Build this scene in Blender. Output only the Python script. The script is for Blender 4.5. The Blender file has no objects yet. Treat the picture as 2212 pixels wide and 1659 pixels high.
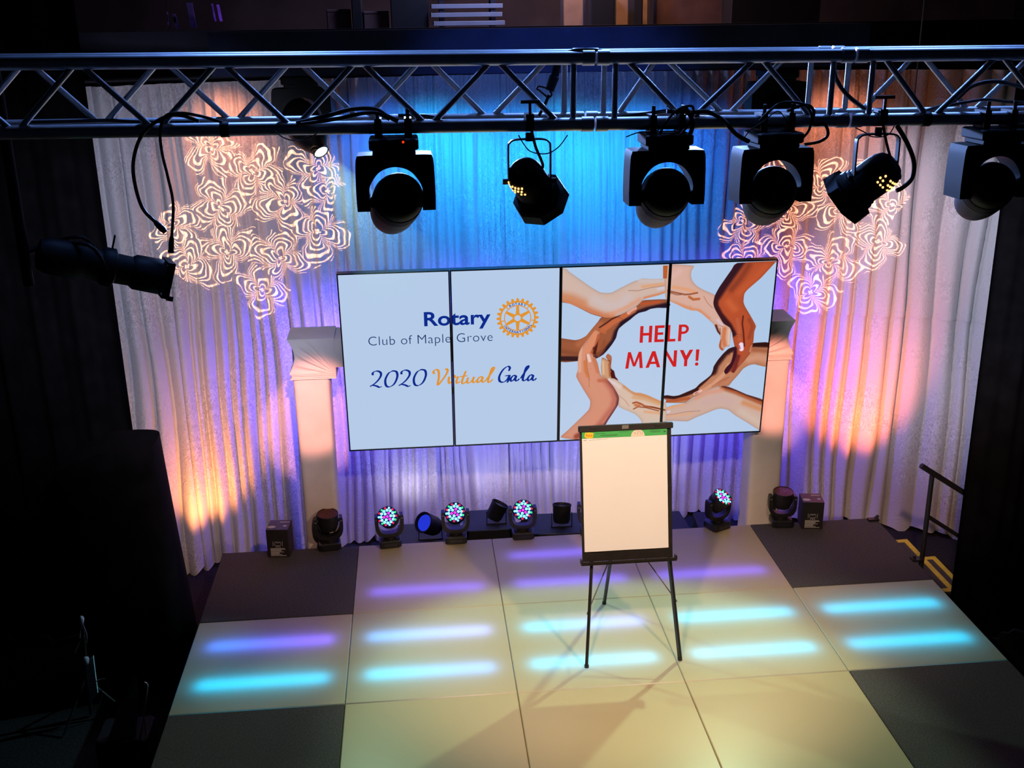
import bpy, bmesh, math, random
import numpy as np
from mathutils import Vector, Matrix
R = math.radians
random.seed(7); rng = np.random.default_rng(7)
SC = bpy.context.scene
COL = SC.collection

# ------------------------------------------------------------------ camera
CAM_POS = np.array([-1.206, -7.80, 4.585])
YAW, PITCH, ROLL, FOC = R(5.10), R(-18.88), R(-0.77), 2343.0
def cam_axes():
    cy, sy, cp, sp = math.cos(YAW), math.sin(YAW), math.cos(PITCH), math.sin(PITCH)
    f = np.array([sy*cp, cy*cp, sp]); r = np.array([cy, -sy, 0.0]); u = np.cross(r, f)
    c, s = math.cos(ROLL), math.sin(ROLL)
    return c*r+s*u, -s*r+c*u, f
CR, CU, CF = cam_axes()
cd = bpy.data.cameras.new('camera'); cd.sensor_width = 36; cd.sensor_fit = 'HORIZONTAL'
cd.lens = FOC/2212*36; cd.clip_start = .05; cd.clip_end = 100
cam = bpy.data.objects.new('camera', cd); COL.objects.link(cam)
m = Matrix.Identity(4)
for i in range(3):
    m[i][0] = CR[i]; m[i][1] = CU[i]; m[i][2] = -CF[i]; m[i][3] = CAM_POS[i]
cam.matrix_world = m
SC.camera = cam
def ray(px, py):
    d = (px-1106)*CR-(py-829.5)*CU+FOC*CF
    return d/np.linalg.norm(d)
def at_y(px, py, y):
    d = ray(px, py); return Vector(CAM_POS+(y-CAM_POS[1])/d[1]*d)
def at_z(px, py, z):
    d = ray(px, py); return Vector(CAM_POS+(z-CAM_POS[2])/d[2]*d)

# ------------------------------------------------------------------ world, exposure, lamps
SC.view_settings.view_transform = 'Standard'
SC.view_settings.look = 'None'
SC.view_settings.exposure = 0.0
SC.view_settings.gamma = 1.0
SC.view_settings.use_curve_mapping = False
try:
    SC.cycles.use_denoising = True
    SC.cycles.max_bounces = 4; SC.cycles.diffuse_bounces = 2; SC.cycles.adaptive_threshold = .06; SC.cycles.glossy_bounces = 2
    SC.cycles.transmission_bounces = 4; SC.cycles.transparent_max_bounces = 4; SC.cycles.volume_bounces = 0
    SC.cycles.sample_clamp_indirect = 3.0
    SC.cycles.caustics_reflective = False; SC.cycles.caustics_refractive = False
except Exception:
    pass
w = bpy.data.worlds.new('world'); SC.world = w; w.use_nodes = True
w.node_tree.nodes['Background'].inputs[0].default_value = (.35, .4, 1, 1)
w.node_tree.nodes['Background'].inputs[1].default_value = .0022

def spot(name, loc, target, color, power, angle, blend=.3, radius=.06):
    l = bpy.data.lights.new(name, 'SPOT'); l.color = color; l.energy = power
    l.spot_size = R(angle); l.spot_blend = blend; l.shadow_soft_size = radius
    o = bpy.data.objects.new(name, l); COL.objects.link(o)
    o.location = loc
    d = Vector(target)-Vector(loc)
    o.rotation_euler = d.to_track_quat('-Z', 'Y').to_euler()
    return o
def area(name, loc, target, color, power, sx, sy, spread=180):
    l = bpy.data.lights.new(name, 'AREA'); l.color = color; l.energy = power
    l.shape = 'RECTANGLE'; l.size = sx; l.size_y = sy; l.spread = R(spread)
    o = bpy.data.objects.new(name, l); COL.objects.link(o)
    o.location = loc
    d = Vector(target)-Vector(loc)
    o.rotation_euler = d.to_track_quat('-Z', 'Y').to_euler()
    return o

# upstage moving heads: pale teal-white back light on the stage
HB_L, HB_R = Vector((-2.07, 1.45, 4.13)), Vector((1.90, 1.45, 4.11))      # where they hang
AIM_L, AIM_R = Vector((.60, -2.15, 0)), Vector((-.30, -2.25, 0))
def lens_of(hang, aim, s=1.62):
    c = hang+Vector((0, 0, -.245*s)); d = (aim-c).normalized(); return c, d, c+d*(.203*s)
HEAD_L = lens_of(HB_L, AIM_L)[2]; HEAD_R = lens_of(HB_R, AIM_R)[2]
spot('back_beam_left', HEAD_L, AIM_L, (.58, 1, .68), 250, 62, .35, .05)
spot('back_beam_right', HEAD_R, AIM_R, (.66, 1, .62), 385, 62, .35, .05)
# front truss lanterns: warm key on the stage
KEY_A = Vector((-.90, -3.50, 3.86)); KEY_B = Vector((1.33, -3.52, 3.86))
spot('front_key_centre', KEY_A, (.35, -.45, .2), (1, .69, .48), 460, 56, .75, .07)
spot('front_key_right', KEY_B, (.15, -.45, .2), (1, .67, .46), 420, 56, .75, .07)
spot('warm_wash_left', KEY_A+Vector((-.02, 0, 0)), (-3.35, 2.0, .15), (1, .58, .44), 300, 27, .9, .07)  # extra spots added at the lanterns to warm the curtain ends
spot('warm_wash_right', KEY_B+Vector((.02, 0, 0)), (3.75, 1.95, .05), (1, .55, .40), 330, 27, .9, .07)
# moving heads on the front truss: blue added on the wrapped truss and curtain top, pink on the fabric posts, cool wash on the curtain ends
spot('front_blue', (.29, -3.30, 3.86), (-.1, 2.3, 3.9), (.10, .25, 1), 330, 34, .9, .06)
spot('post_pink_left', (-1.50, -3.28, 3.88), (-2.15, 1.25, 1.35), (1, .38, .28), 1900, 9.5, .5, .05)
spot('post_pink_right', (1.02, -3.28, 3.88), (2.0, 1.25, 1.35), (1, .38, .28), 1900, 9.5, .5, .05)
spot('cool_wash_left', (-2.45, -2.55, 3.4), (-3.45, 2.0, 2.3), (.66, .70, 1), 520, 60, .9, .2)
spot('cool_wash_right', (.34, -3.26, 3.86), (4.15, 1.85, 1.9), (.72, .76, 1), 900, 34, .9, .08)
spot('cool_fill_right', (2.52, 1.50, 4.10), (4.1, 1.85, 1.6), (.66, .74, 1), 60, 90, 1, .1)  # added by the upstage truss end to brighten the right curtain
# cyan batten above the centre of the curtain, blue floods behind the video wall
for k, (x, c, p) in enumerate(((-1.50, (.02, .18, 1), 65), (-.95, (.01, .38, 1), 150), (-.35, (.01, .28, 1), 140), (.25, (.01, .40, 1), 150), (.85, (.01, .29, 1), 140), (1.36, (.02, .18, 1), 70))):
    spot('cyan_batten_%d' % k, (x, 1.80, 4.04), (x, 2.66, 2.75), c, p, 88, 1, .12)
for k, x in enumerate((-1.75, -.6, .6, 1.7)):
    spot('blue_flood_%d' % k, (x*1.02, 1.72, 1.62), (x*1.25, 2.6, 1.25), (.13, .07, 1), 150 if k in (0, 3) else 150, 150, 1, .10)
for k, x in enumerate((-1.3, -.5, .3, 1.1)): spot('curtain_fill_%d' % k, (x, 2.14, -.05), (x, 2.78, .42), (.92, .84, .95), 6, 150, 1, .08)  # added fill spots behind the cases, whitening the foot of the curtain
# amber up-lights at the foot of the side curtains
spot('amber_uplight_left', (-3.26, 1.50, -.45), (-3.24, 2.2, .85), (1, .32, .08), 200, 62, 1, .06)
spot('amber_uplight_right', (3.02, 1.36, -.35), (3.16, 2.3, 1.35), (1, .20, .05), 430, 56, 1, .06)
# amber floods on the ends of the upstage truss
spot('amber_flood_left', (-2.62, 1.78, 4.15), (-3.0, 2.4, 3.0), (1, .34, .16), 42, 80, 1, .08)
spot('amber_flood_right', (2.50, 1.78, 4.15), (2.9, 2.4, 3.0), (1, .30, .16), 46, 80, 1, .08)
# added teal spot that brightens the gear left of the stage
spot('gear_teal_fill', HEAD_R+Vector((-.05, -.05, 0)), (-3.75, -.6, -.1), (.45, .9, 1), 420, 13, .8, .05)
# unseen blue spots added overhead, then back light from upstage, on the front truss
for x in (-2.0, 0, 2.0): spot('added_blue_overhead_%s' % x, (x, -1.9, 6.6), (x*.8, -3.6, 4.4), (.16, .34, 1), 170, 75, .6, .1)
for x in (-1.2, 1.2): spot('blue_back_%s' % x, (x, 1.20, 4.62), (x*.6, -3.5, 4.45), (.25, .42, 1), 1500, 60, .6, .1)

# patterned (gobo) projections: light shaped by a procedural pattern of rippled flowers
def gobo(name, loc, target, color, power, angle, seed, scale, stretch=(1, 1)):
    o = spot(name, loc, target, color, power, angle, .05, .003)
    l = o.data; l.use_nodes = True
    nt = l.node_tree; N = nt.nodes; L = nt.links; N.clear()
    def nd(t, **k):
        n = N.new(t)
        for a, b in k.items(): setattr(n, a, b)
        return n
    def mt(op, a, b=None, c=None):
        n = nd('ShaderNodeMath', operation=op)
        for i, v in enumerate((a, b, c)):
            if v is None: continue
            if isinstance(v, (int, float)): n.inputs[i].default_value = v
            else: L.new(v, n.inputs[i])
        return n.outputs[0]
    out = nd('ShaderNodeOutputLight'); em = nd('ShaderNodeEmission')
    L.new(em.outputs[0], out.inputs[0])
    tc = nd('ShaderNodeTexCoord'); sp = nd('ShaderNodeSeparateXYZ')
    L.new(tc.outputs['Normal'], sp.inputs[0])
    iz = mt('ABSOLUTE', sp.outputs[2])
    u = mt('DIVIDE', sp.outputs[0], iz); v = mt('DIVIDE', sp.outputs[1], iz)
    tn = math.tan(R(angle)/2)
    u = mt('MULTIPLY', u, stretch[0]/tn); v = mt('MULTIPLY', v, stretch[1]/tn)     # unit disc
    cb = nd('ShaderNodeCombineXYZ'); L.new(u, cb.inputs[0]); L.new(v, cb.inputs[1]); cb.inputs[2].default_value = seed
    # wobble the coordinates a little so that the outlines ripple
    nz = nd('ShaderNodeTexNoise'); nz.inputs['Scale'].default_value = 5.0; nz.inputs['Detail'].default_value = 1
    L.new(cb.outputs[0], nz.inputs['Vector'])
    sb = nd('ShaderNodeVectorMath', operation='SUBTRACT'); L.new(nz.outputs['Color'], sb.inputs[0]); sb.inputs[1].default_value = (.5, .5, .5)
    sc = nd('ShaderNodeVectorMath', operation='SCALE'); L.new(sb.outputs[0], sc.inputs[0]); sc.inputs['Scale'].default_value = .20
    ad = nd('ShaderNodeVectorMath', operation='ADD'); L.new(cb.outputs[0], ad.inputs[0]); L.new(sc.outputs[0], ad.inputs[1])
    ms = nd('ShaderNodeVectorMath', operation='SCALE'); L.new(ad.outputs[0], ms.inputs[0]); ms.inputs['Scale'].default_value = scale
    vo = nd('ShaderNodeTexVoronoi', voronoi_dimensions='2D'); vo.inputs['Scale'].default_value = 1; vo.inputs['Randomness'].default_value = .75
    L.new(ms.outputs[0], vo.inputs['Vector'])
    df = nd('ShaderNodeVectorMath', operation='SUBTRACT'); L.new(ms.outputs[0], df.inputs[0]); L.new(vo.outputs['Position'], df.inputs[1])
    s2 = nd('ShaderNodeSeparateXYZ'); L.new(df.outputs[0], s2.inputs[0])
    sc3 = nd('ShaderNodeSeparateColor'); L.new(vo.outputs['Color'], sc3.inputs[0])
    th = mt('ARCTAN2', s2.outputs[1], s2.outputs[0])
    rr = mt('SQRT', mt('ADD', mt('MULTIPLY', s2.outputs[0], s2.outputs[0]), mt('MULTIPLY', s2.outputs[1], s2.outputs[1])))
    pet = mt('ABSOLUTE', mt('COSINE', mt('ADD', mt('MULTIPLY', th, 2.0), mt('MULTIPLY', sc3.outputs[0], 6.28))))
    rm = mt('DIVIDE', rr, mt('ADD', mt('MULTIPLY', pet, .46), .30))
    ln = mt('SINE', mt('MULTIPLY', rm, 35.0))
    line = nd('ShaderNodeMapRange'); L.new(ln, line.inputs[0]); line.inputs[1].default_value = .30; line.inputs[2].default_value = .62
    inside = mt('LESS_THAN', rm, 1.12)
    # ragged outer edge: flowers whose centre falls inside the disc are kept whole
    vp = nd('ShaderNodeVectorMath', operation='SCALE'); L.new(vo.outputs['Position'], vp.inputs[0]); vp.inputs['Scale'].default_value = 1/scale
    s4 = nd('ShaderNodeSeparateXYZ'); L.new(vp.outputs[0], s4.inputs[0])
    rc = mt('SQRT', mt('ADD', mt('MULTIPLY', s4.outputs[0], s4.outputs[0]), mt('MULTIPLY', s4.outputs[1], s4.outputs[1])))
    disc = mt('LESS_THAN', rc, .86)
    val = mt('MULTIPLY', mt('MULTIPLY', line.outputs[0], inside), disc)
    L.new(val, em.inputs['Strength'])
    em.inputs['Color'].default_value = (1, 1, 1, 1)
    return o
gobo('gobo_left', (-1.62, -3.24, 3.86), (-2.66, 2.25, 2.80), (1, .50, .27), 4300, 19.5, 3.1, 2.35)
gobo('gobo_right', (1.08, -3.22, 3.86), (2.66, 2.32, 2.58), (1, .45, .26), 4300, 18.0, 8.7, 2.3)

# ------------------------------------------------------------------ materials
MATS = {}
def mat(name, color, rough=.6, metal=0.0, var=.0, scale=8.0, bump=0.0, bscale=40.0, emit=None, estr=0.0, spec=.5, sheen=0.0):
    if name in MATS: return MATS[name]
    M = bpy.data.materials.new(name); M.use_nodes = True
    nt = M.node_tree; b = nt.nodes['Principled BSDF']
    b.inputs['Base Color'].default_value = (*color, 1)
    b.inputs['Roughness'].default_value = rough; b.inputs['Metallic'].default_value = metal
    b.inputs['Specular IOR Level'].default_value = spec
    if sheen:
        b.inputs['Sheen Weight'].default_value = sheen
    tc = nt.nodes.new('ShaderNodeTexCoord')
    if var:
        n = nt.nodes.new('ShaderNodeTexNoise'); n.inputs['Scale'].default_value = scale; n.inputs['Detail'].default_value = 4
        nt.links.new(tc.outputs['Object'], n.inputs['Vector'])
        r = nt.nodes.new('ShaderNodeValToRGB')
        r.color_ramp.elements[0].position = .3; r.color_ramp.elements[1].position = .7
        r.color_ramp.elements[0].color = (*[c*(1-var) for c in color], 1)
        r.color_ramp.elements[1].color = (*[min(1, c*(1+var)) for c in color], 1)
        nt.links.new(n.outputs['Fac'], r.inputs[0]); nt.links.new(r.outputs[0], b.inputs['Base Color'])
    if bump:
        n = nt.nodes.new('ShaderNodeTexNoise'); n.inputs['Scale'].default_value = bscale; n.inputs['Detail'].default_value = 3
        nt.links.new(tc.outputs['Object'], n.inputs['Vector'])
        bp = nt.nodes.new('ShaderNodeBump'); bp.inputs['Strength'].default_value = bump; bp.inputs['Distance'].default_value = .01
        nt.links.new(n.outputs['Fac'], bp.inputs['Height']); nt.links.new(bp.outputs[0], b.inputs['Normal'])
    if emit:
        b.inputs['Emission Color'].default_value = (*emit, 1); b.inputs['Emission Strength'].default_value = estr
    MATS[name] = M
    return M
def lin(c):      # 0-255 display colour to linear
    o = []
    for v in c:
        v = v/255
        o.append(v/12.92 if v <= .04045 else ((v+.055)/1.055)**2.4)
    return tuple(o)
def emission(name, rgb, strength=1.0):
    if name in MATS: return MATS[name]
    M = bpy.data.materials.new(name); M.use_nodes = True
    nt = M.node_tree; nt.nodes.clear()
    o = nt.nodes.new('ShaderNodeOutputMaterial'); e = nt.nodes.new('ShaderNodeEmission')
    e.inputs[0].default_value = (*lin(rgb), 1); e.inputs[1].default_value = strength
    nt.links.new(e.outputs[0], o.inputs[0]); MATS[name] = M
    if name not in ('screen_white',): M.cycles.emission_sampling = 'NONE'
    return M

# ------------------------------------------------------------------ mesh helpers
class MB:
    def __init__(s): s.v = []; s.f = []
    def add(s, vs, fs):
        k = len(s.v); s.v += [tuple(map(float, p)) for p in vs]; s.f += [tuple(i+k for i in f) for f in fs]; return s
    def box(s, c, d, rot=None):
        x, y, z = d[0]/2, d[1]/2, d[2]/2
        p = [Vector((a*x, b*y, e*z)) for a in (-1, 1) for b in (-1, 1) for e in (-1, 1)]
        if rot is not None: p = [rot @ q for q in p]
        c = Vector(c)
        return s.add([q+c for q in p], [(0, 1, 3, 2), (4, 6, 7, 5), (0, 4, 5, 1), (2, 3, 7, 6), (0, 2, 6, 4), (1, 5, 7, 3)])
    def cbox(s, c, d, b=.01, rot=None):
        # box with chamfered vertical (z) edges and a small top chamfer
        x, y, z = d[0]/2, d[1]/2, d[2]/2
        def ring(i, zz): 
            a, e = x-i, y-i
            return [(-a+b, -e, zz), (a-b, -e, zz), (a, -e+b, zz), (a, e-b, zz), (a-b, e, zz), (-a+b, e, zz), (-a, e-b, zz), (-a, -e+b, zz)]
        p = ring(b*.6, -z)+ring(0, -z+b*.6)+ring(0, z-b*.6)+ring(b*.6, z)
        f = [tuple(range(7, -1, -1)), tuple(range(24, 32))]
        for k in range(3):
            for i in range(8):
                j = (i+1) % 8; f.append((k*8+i, k*8+j, k*8+8+j, k*8+8+i))
        p = [Vector(q) for q in p]
        if rot is not None: p = [rot @ q for q in p]
        c = Vector(c)
        return s.add([q+c for q in p], f)
    def cyl(s, a, b, r0, r1=None, n=16, caps=True):
        a, b = Vector(a), Vector(b); r1 = r0 if r1 is None else r1
        q = (b-a).to_track_quat('Z', 'Y'); X = q @ Vector((1, 0, 0)); Y = q @ Vector((0, 1, 0))
        vs = []
        for p, r in ((a, r0), (b, r1)):
            for i in range(n):
                t = 2*math.pi*i/n; vs.append(p+X*(r*math.cos(t))+Y*(r*math.sin(t)))
        fs = [(i, (i+1) % n, n+(i+1) % n, n+i) for i in range(n)]
        if caps: fs += [tuple(range(n-1, -1, -1)), tuple(range(n, 2*n))]
        return s.add(vs, fs)
    def lathe(s, prof, org, axis, n=24):
        # prof: (distance along axis, radius)
        axis = Vector(axis).normalized(); q = axis.to_track_quat('Z', 'Y'); X = q @ Vector((1, 0, 0)); Y = q @ Vector((0, 1, 0)); o = Vector(org)
        vs = []
        for t, r in prof:
            for i in range(n):
                a = 2*math.pi*i/n; vs.append(o+axis*t+X*(r*math.cos(a))+Y*(r*math.sin(a)))
        fs = []
        for k in range(len(prof)-1):
            for i in range(n):
                j = (i+1) % n; fs.append((k*n+i, k*n+j, k*n+n+j, k*n+n+i))
        fs.append(tuple(range(n-1, -1, -1))); e = (len(prof)-1)*n; fs.append(tuple(range(e, e+n)))
        return s.add(vs, fs)
    def tube(s, pts, r, n=8, closed=False):
        pts = [Vector(p) for p in pts]; m = len(pts); vs = []; prev = None
        for i, p in enumerate(pts):
            d = (pts[min(i+1, m-1)]-pts[max(i-1, 0)]).normalized()
            if prev is None: X = d.orthogonal().normalized()
            else:
                X = prev-d*prev.dot(d)
                X = X.normalized() if X.length > 1e-6 else d.orthogonal().normalized()
            prev = X; Y = d.cross(X)
            rr = r[i] if hasattr(r, '__len__') else r
            for k in range(n):
                a = 2*math.pi*k/n; vs.append(p+X*(rr*math.cos(a))+Y*(rr*math.sin(a)))
        fs = []
        for i in range(m-1):
            for k in range(n):
                j = (k+1) % n; fs.append((i*n+k, i*n+j, i*n+n+j, i*n+n+k))
        fs += [tuple(range(n-1, -1, -1)), tuple(range((m-1)*n, m*n))]
        return s.add(vs, fs)
    def prism(s, poly, d0, d1, fn):
        # poly in 2-D, fn(a,b,d) -> 3-D
        n = len(poly)
        vs = [fn(a, b, d0) for a, b in poly]+[fn(a, b, d1) for a, b in poly]
        fs = [tuple(range(n)), tuple(range(2*n-1, n-1, -1))]+[(i, n+i, n+(i+1) % n, (i+1) % n) for i in range(n)]
        return s.add(vs, fs)
    def build(s, name, m, parent=None, smooth=None, fix=True):
        me = bpy.data.meshes.new(name); me.from_pydata(s.v, [], s.f); me.update()
        if fix:
            bm = bmesh.new(); bm.from_mesh(me); bmesh.ops.recalc_face_normals(bm, faces=bm.faces); bm.to_mesh(me); bm.free()
        if smooth is not None:
            me.polygons.foreach_set('use_smooth', [True]*len(me.polygons)); me.set_sharp_from_angle(angle=R(smooth))
        o = bpy.data.objects.new(name, me); COL.objects.link(o)
        if m is not None: me.materials.append(m)
        if parent is not None: o.parent = parent
        return o
def tag(o, label=None, cat=None, group=None, kind=None):
    if label: o['label'] = label
    if cat: o['category'] = cat
    if group: o['group'] = group
    if kind: o['kind'] = kind
    return o
def empty(name, loc=(0, 0, 0), rot=(0, 0, 0)):
    o = bpy.data.objects.new(name, None); COL.objects.link(o); o.location = loc; o.rotation_euler = rot
    o.empty_display_size = .1
    return o
def thing(name, label, cat, loc=(0, 0, 0), rot=(0, 0, 0), group=None):
    return tag(empty(name, loc, rot), label, cat, group)
def copy_tree(o, parent=None):
    c = o.copy(); COL.objects.link(c); c.parent = parent
    for ch in list(o.children): copy_tree(ch, c)
    return c
def smooth_path(pts, n=6):
    P = [np.array(p, float) for p in pts]; out = []
    for i in range(len(P)-1):
        p0, p1, p2, p3 = P[max(i-1, 0)], P[i], P[i+1], P[min(i+2, len(P)-1)]
        for k in range(n):
            t = k/n
            out.append(.5*((2*p1)+(-p0+p2)*t+(2*p0-5*p1+4*p2-p3)*t*t+(-p0+3*p1-3*p2+p3)*t**3))
    out.append(P[-1]); return out

# ------------------------------------------------------------------ materials in use
BLACKCLOTH = mat('black_serge', (.0045, .0040, .0048), .95, var=.5, scale=6, spec=.1)
BLACKPAINT = mat('black_paint', (.012, .012, .015), .8, var=.3, scale=3, spec=.2)
NAVYWALL = mat('haze_tinted_wall', (.045, .045, .065), .85, var=.3, scale=2, spec=.2)  # blue haze glow is put into this dark colour
FLOORMAT = mat('dark_hall_carpet', (.030, .027, .030), .95, var=.45, scale=60, bump=.3, bscale=200, spec=.1)
CARPET = mat('charcoal_deck_carpet', (.092, .086, .085), .95, var=.35, scale=90, bump=.5, bscale=260, spec=.1)
ALU = mat('truss_aluminium', (.66, .66, .68), .42, 1.0, var=.15, scale=14)
FIXBLACK = mat('fixture_black', (.008, .008, .009), .55, var=.3, scale=20, spec=.3)
FIXBLACK2 = mat('fixture_black_satin', (.018, .018, .020), .45, var=.3, scale=20)
STEEL = mat('bright_steel', (.5, .5, .52), .3, 1.0)
CABLE = mat('black_cable', (.008, .008, .009), .5)
PLASTIC = mat('black_plastic', (.014, .013, .014), .4, var=.2, scale=30)
WHITEPRINT = mat('white_print', (.55, .55, .55), .7)
LENSGLASS = mat('dark_lens', (.02, .02, .03), .08)

# crushed velvet curtain
def velvet(name, col=(.62, .60, .61)):
    M = bpy.data.materials.new(name); M.use_nodes = True
    nt = M.node_tree; b = nt.nodes['Principled BSDF']; N = nt.nodes; L = nt.links
    tc = N.new('ShaderNodeTexCoord')
    mp = N.new('ShaderNodeMapping'); mp.inputs['Scale'].default_value = (1, 1, .75)
    L.new(tc.outputs['Object'], mp.inputs[0])
    n1 = N.new('ShaderNodeTexNoise'); n1.inputs['Scale'].default_value = 30; n1.inputs['Detail'].default_value = 3; n1.inputs['Distortion'].default_value = 2.2
    L.new(mp.outputs[0], n1.inputs['Vector'])
    n2 = N.new('ShaderNodeTexNoise'); n2.inputs['Scale'].default_value = 1.6; n2.inputs['Detail'].default_value = 2
    L.new(tc.outputs['Object'], n2.inputs['Vector'])
    mr = N.new('ShaderNodeMapRange'); L.new(n2.outputs['Fac'], mr.inputs[0]); mr.inputs[1].default_value = .42; mr.inputs[2].default_value = .62
    r = N.new('ShaderNodeValToRGB')
    r.color_ramp.elements[0].position = .30; r.color_ramp.elements[1].position = .72
    r.color_ramp.elements[0].color = (*[c*.66 for c in col], 1); r.color_ramp.elements[1].color = (*[min(1, c*1.35) for c in col], 1)
    L.new(n1.outputs['Fac'], r.inputs[0])
    mx = N.new('ShaderNodeMix'); mx.data_type = 'RGBA'; mx.inputs[6].default_value = (*col, 1)
    L.new(mr.outputs[0], mx.inputs[0]); L.new(r.outputs[0], mx.inputs[7])
    L.new(mx.outputs[2], b.inputs['Base Color'])
    b.inputs['Roughness'].default_value = .6; b.inputs['Sheen Weight'].default_value = .25; b.inputs['Specular IOR Level'].default_value = .3
    bp = N.new('ShaderNodeBump'); bp.inputs['Strength'].default_value = .55; bp.inputs['Distance'].default_value = .012
    L.new(n1.outputs['Fac'], bp.inputs['Height']); L.new(bp.outputs[0], b.inputs['Normal'])
    return M
VELVET = velvet('white_crushed_velvet')

# ------------------------------------------------------------------ room shell
FZ = -.60
def struct(name, mb, m, **k):
    o = mb.build(name, m, **k); o['kind'] = 'structure'; return o
struct('floor', MB().box((0, -2, FZ-.05), (16, 22, .1)), FLOORMAT)
struct('ceiling', MB().box((0, -2, 7.05), (16, 22, .1)), BLACKPAINT)
struct('wall_left', MB().box((-7.05, -2, 3.2), (.1, 22, 7.6)), BLACKPAINT)
struct('wall_right', MB().box((7.05, -2, 3.2), (.1, 22, 7.6)), BLACKPAINT)
struct('wall_back', MB().box((0, 7.05, 3.2), (14, .1, 7.6)), mat('loft_wall', (.075, .05, .055), .8, var=.4, scale=1.5))
struct('wall_front', MB().box((0, -12.05, 3.2), (14, .1, 7.6)), BLACKPAINT)
# parapet of the storage loft behind the curtains, and the loft deck
struct('wall_parapet', MB().box((0, 3.45, (FZ+4.46)/2), (14, .12, 4.46-FZ)), NAVYWALL)
struct('trim_1', MB().box((0, 5.25, 4.28), (14, 3.5, .1)), NAVYWALL)

# ------------------------------------------------------------------ stage platform
C = 1.22
YB, Y1, Y2, Y3 = 1.19, 0.0, -1.22, -2.44
stage = thing('stage_platform', 'low stage of square cream light panels and charcoal carpeted decks', 'stage', (0, 0, FZ))
def acrylic():
    M = bpy.data.materials.new('frosted_acrylic'); M.use_nodes = True
    nt = M.node_tree; N = nt.nodes; L = nt.links; N.clear()
    o = N.new('ShaderNodeOutputMaterial')
    d = N.new('ShaderNodeBsdfDiffuse'); t = N.new('ShaderNodeBsdfTranslucent'); g = N.new('ShaderNodeBsdfGlossy')
    tc = N.new('ShaderNodeTexCoord'); nz = N.new('ShaderNodeTexNoise'); nz.inputs['Scale'].default_value = 3.5; nz.inputs['Detail'].default_value = 5
    L.new(tc.outputs['Object'], nz.inputs['Vector'])
    r = N.new('ShaderNodeValToRGB'); r.color_ramp.elements[0].color = (.64, .545, .315, 1); r.color_ramp.elements[1].color = (.65, .555, .325, 1)
    r.color_ramp.elements[0].position = .3; r.color_ramp.elements[1].position = .7
    L.new(nz.outputs['Fac'], r.inputs[0]); L.new(r.outputs[0], d.inputs[0])
    t.inputs[0].default_value = (.9, .9, .9, 1)
    m1 = N.new('ShaderNodeMixShader'); m1.inputs[0].default_value = .34; L.new(d.outputs[0], m1.inputs[1]); L.new(t.outputs[0], m1.inputs[2])
    n2 = N.new('ShaderNodeTexNoise'); n2.inputs['Scale'].default_value = 22; n2.inputs['Detail'].default_value = 6; L.new(tc.outputs['Object'], n2.inputs['Vector'])
    mr = N.new('ShaderNodeMapRange'); mr.inputs[1].default_value = .35; mr.inputs[2].default_value = .7; mr.inputs[3].default_value = .30; mr.inputs[4].default_value = .33
    L.new(n2.outputs['Fac'], mr.inputs[0]); L.new(mr.outputs[0], g.inputs['Roughness'])
    fr = N.new('ShaderNodeFresnel'); fr.inputs[0].default_value = 1.42
    m2 = N.new('ShaderNodeMixShader'); L.new(fr.outputs[0], m2.inputs[0]); L.new(m1.outputs[0], m2.inputs[1]); L.new(g.outputs[0], m2.inputs[2])
    L.new(m2.outputs[0], o.inputs[0]); return M
ACRYLIC = acrylic()
PANELBOX = mat('panel_tray', (.30, .27, .22), .8)
def ledmat(name, c0, c1, strength):
    # one LED strip fading from one colour to another along its length
    M = bpy.data.materials.new(name); M.use_nodes = True
    nt = M.node_tree; N = nt.nodes; L = nt.links; N.clear()
    o = N.new('ShaderNodeOutputMaterial'); e = N.new('ShaderNodeEmission'); e.inputs[1].default_value = strength
    tc = N.new('ShaderNodeTexCoord'); sx = N.new('ShaderNodeSeparateXYZ'); L.new(tc.outputs['Generated'], sx.inputs[0])
    r = N.new('ShaderNodeValToRGB'); r.color_ramp.elements[0].color = (*c0, 1); r.color_ramp.elements[1].color = (*c1, 1)
    r.color_ramp.elements[0].position = .15; r.color_ramp.elements[1].position = .8
    L.new(sx.outputs[0], r.inputs[0]); L.new(r.outputs[0], e.inputs[0]); L.new(e.outputs[0], o.inputs[0]); return M
CY = (.0, .62, 1.0); BL = (.04, .20, 1.0); VI = (.17, .10, 1.0); LB = (.10, .42, 1.0); LV = (.25, .38, 1.0); PC = (.12, .60, .9)
# (column,row) -> colours of the back and front strip; None = dark
LED = {(1, 0): (None, (VI, VI)), (2, 0): ((VI, VI), (VI, VI)), (3, 0): (None, (VI, VI)),
       (0, 1): ((BL, VI), (CY, CY)), (1, 1): ((LB, LV), (CY, LB)), (2, 1): ((CY, LV), (CY, PC)), (3, 1): ((CY, CY), (PC, CY)), (4, 1): ((CY, CY), (CY, CY))}
ROWS = ((YB, Y1), (Y1, Y2), (Y2, Y3))
g = .004
def cap(mb, w, d, h, z):
    # open-bottomed lid: top sheet with a down-turned rim
    x, y = w/2, d/2
    b = .006
    vs = [(-x+b, -y+b, z), (x-b, -y+b, z), (x-b, y-b, z), (-x+b, y-b, z), (-x, -y, z-b), (x, -y, z-b), (x, y, z-b), (-x, y, z-b), (-x, -y, z-h), (x, -y, z-h), (x, y, z-h), (-x, y, z-h)]
    fs = [(0, 1, 2, 3)]
    for k in (0, 4):
        for i in range(4):
            j = (i+1) % 4; fs.append((k+i, k+4+i, k+4+j, k+j))
    return mb.add(vs, fs)
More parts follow.
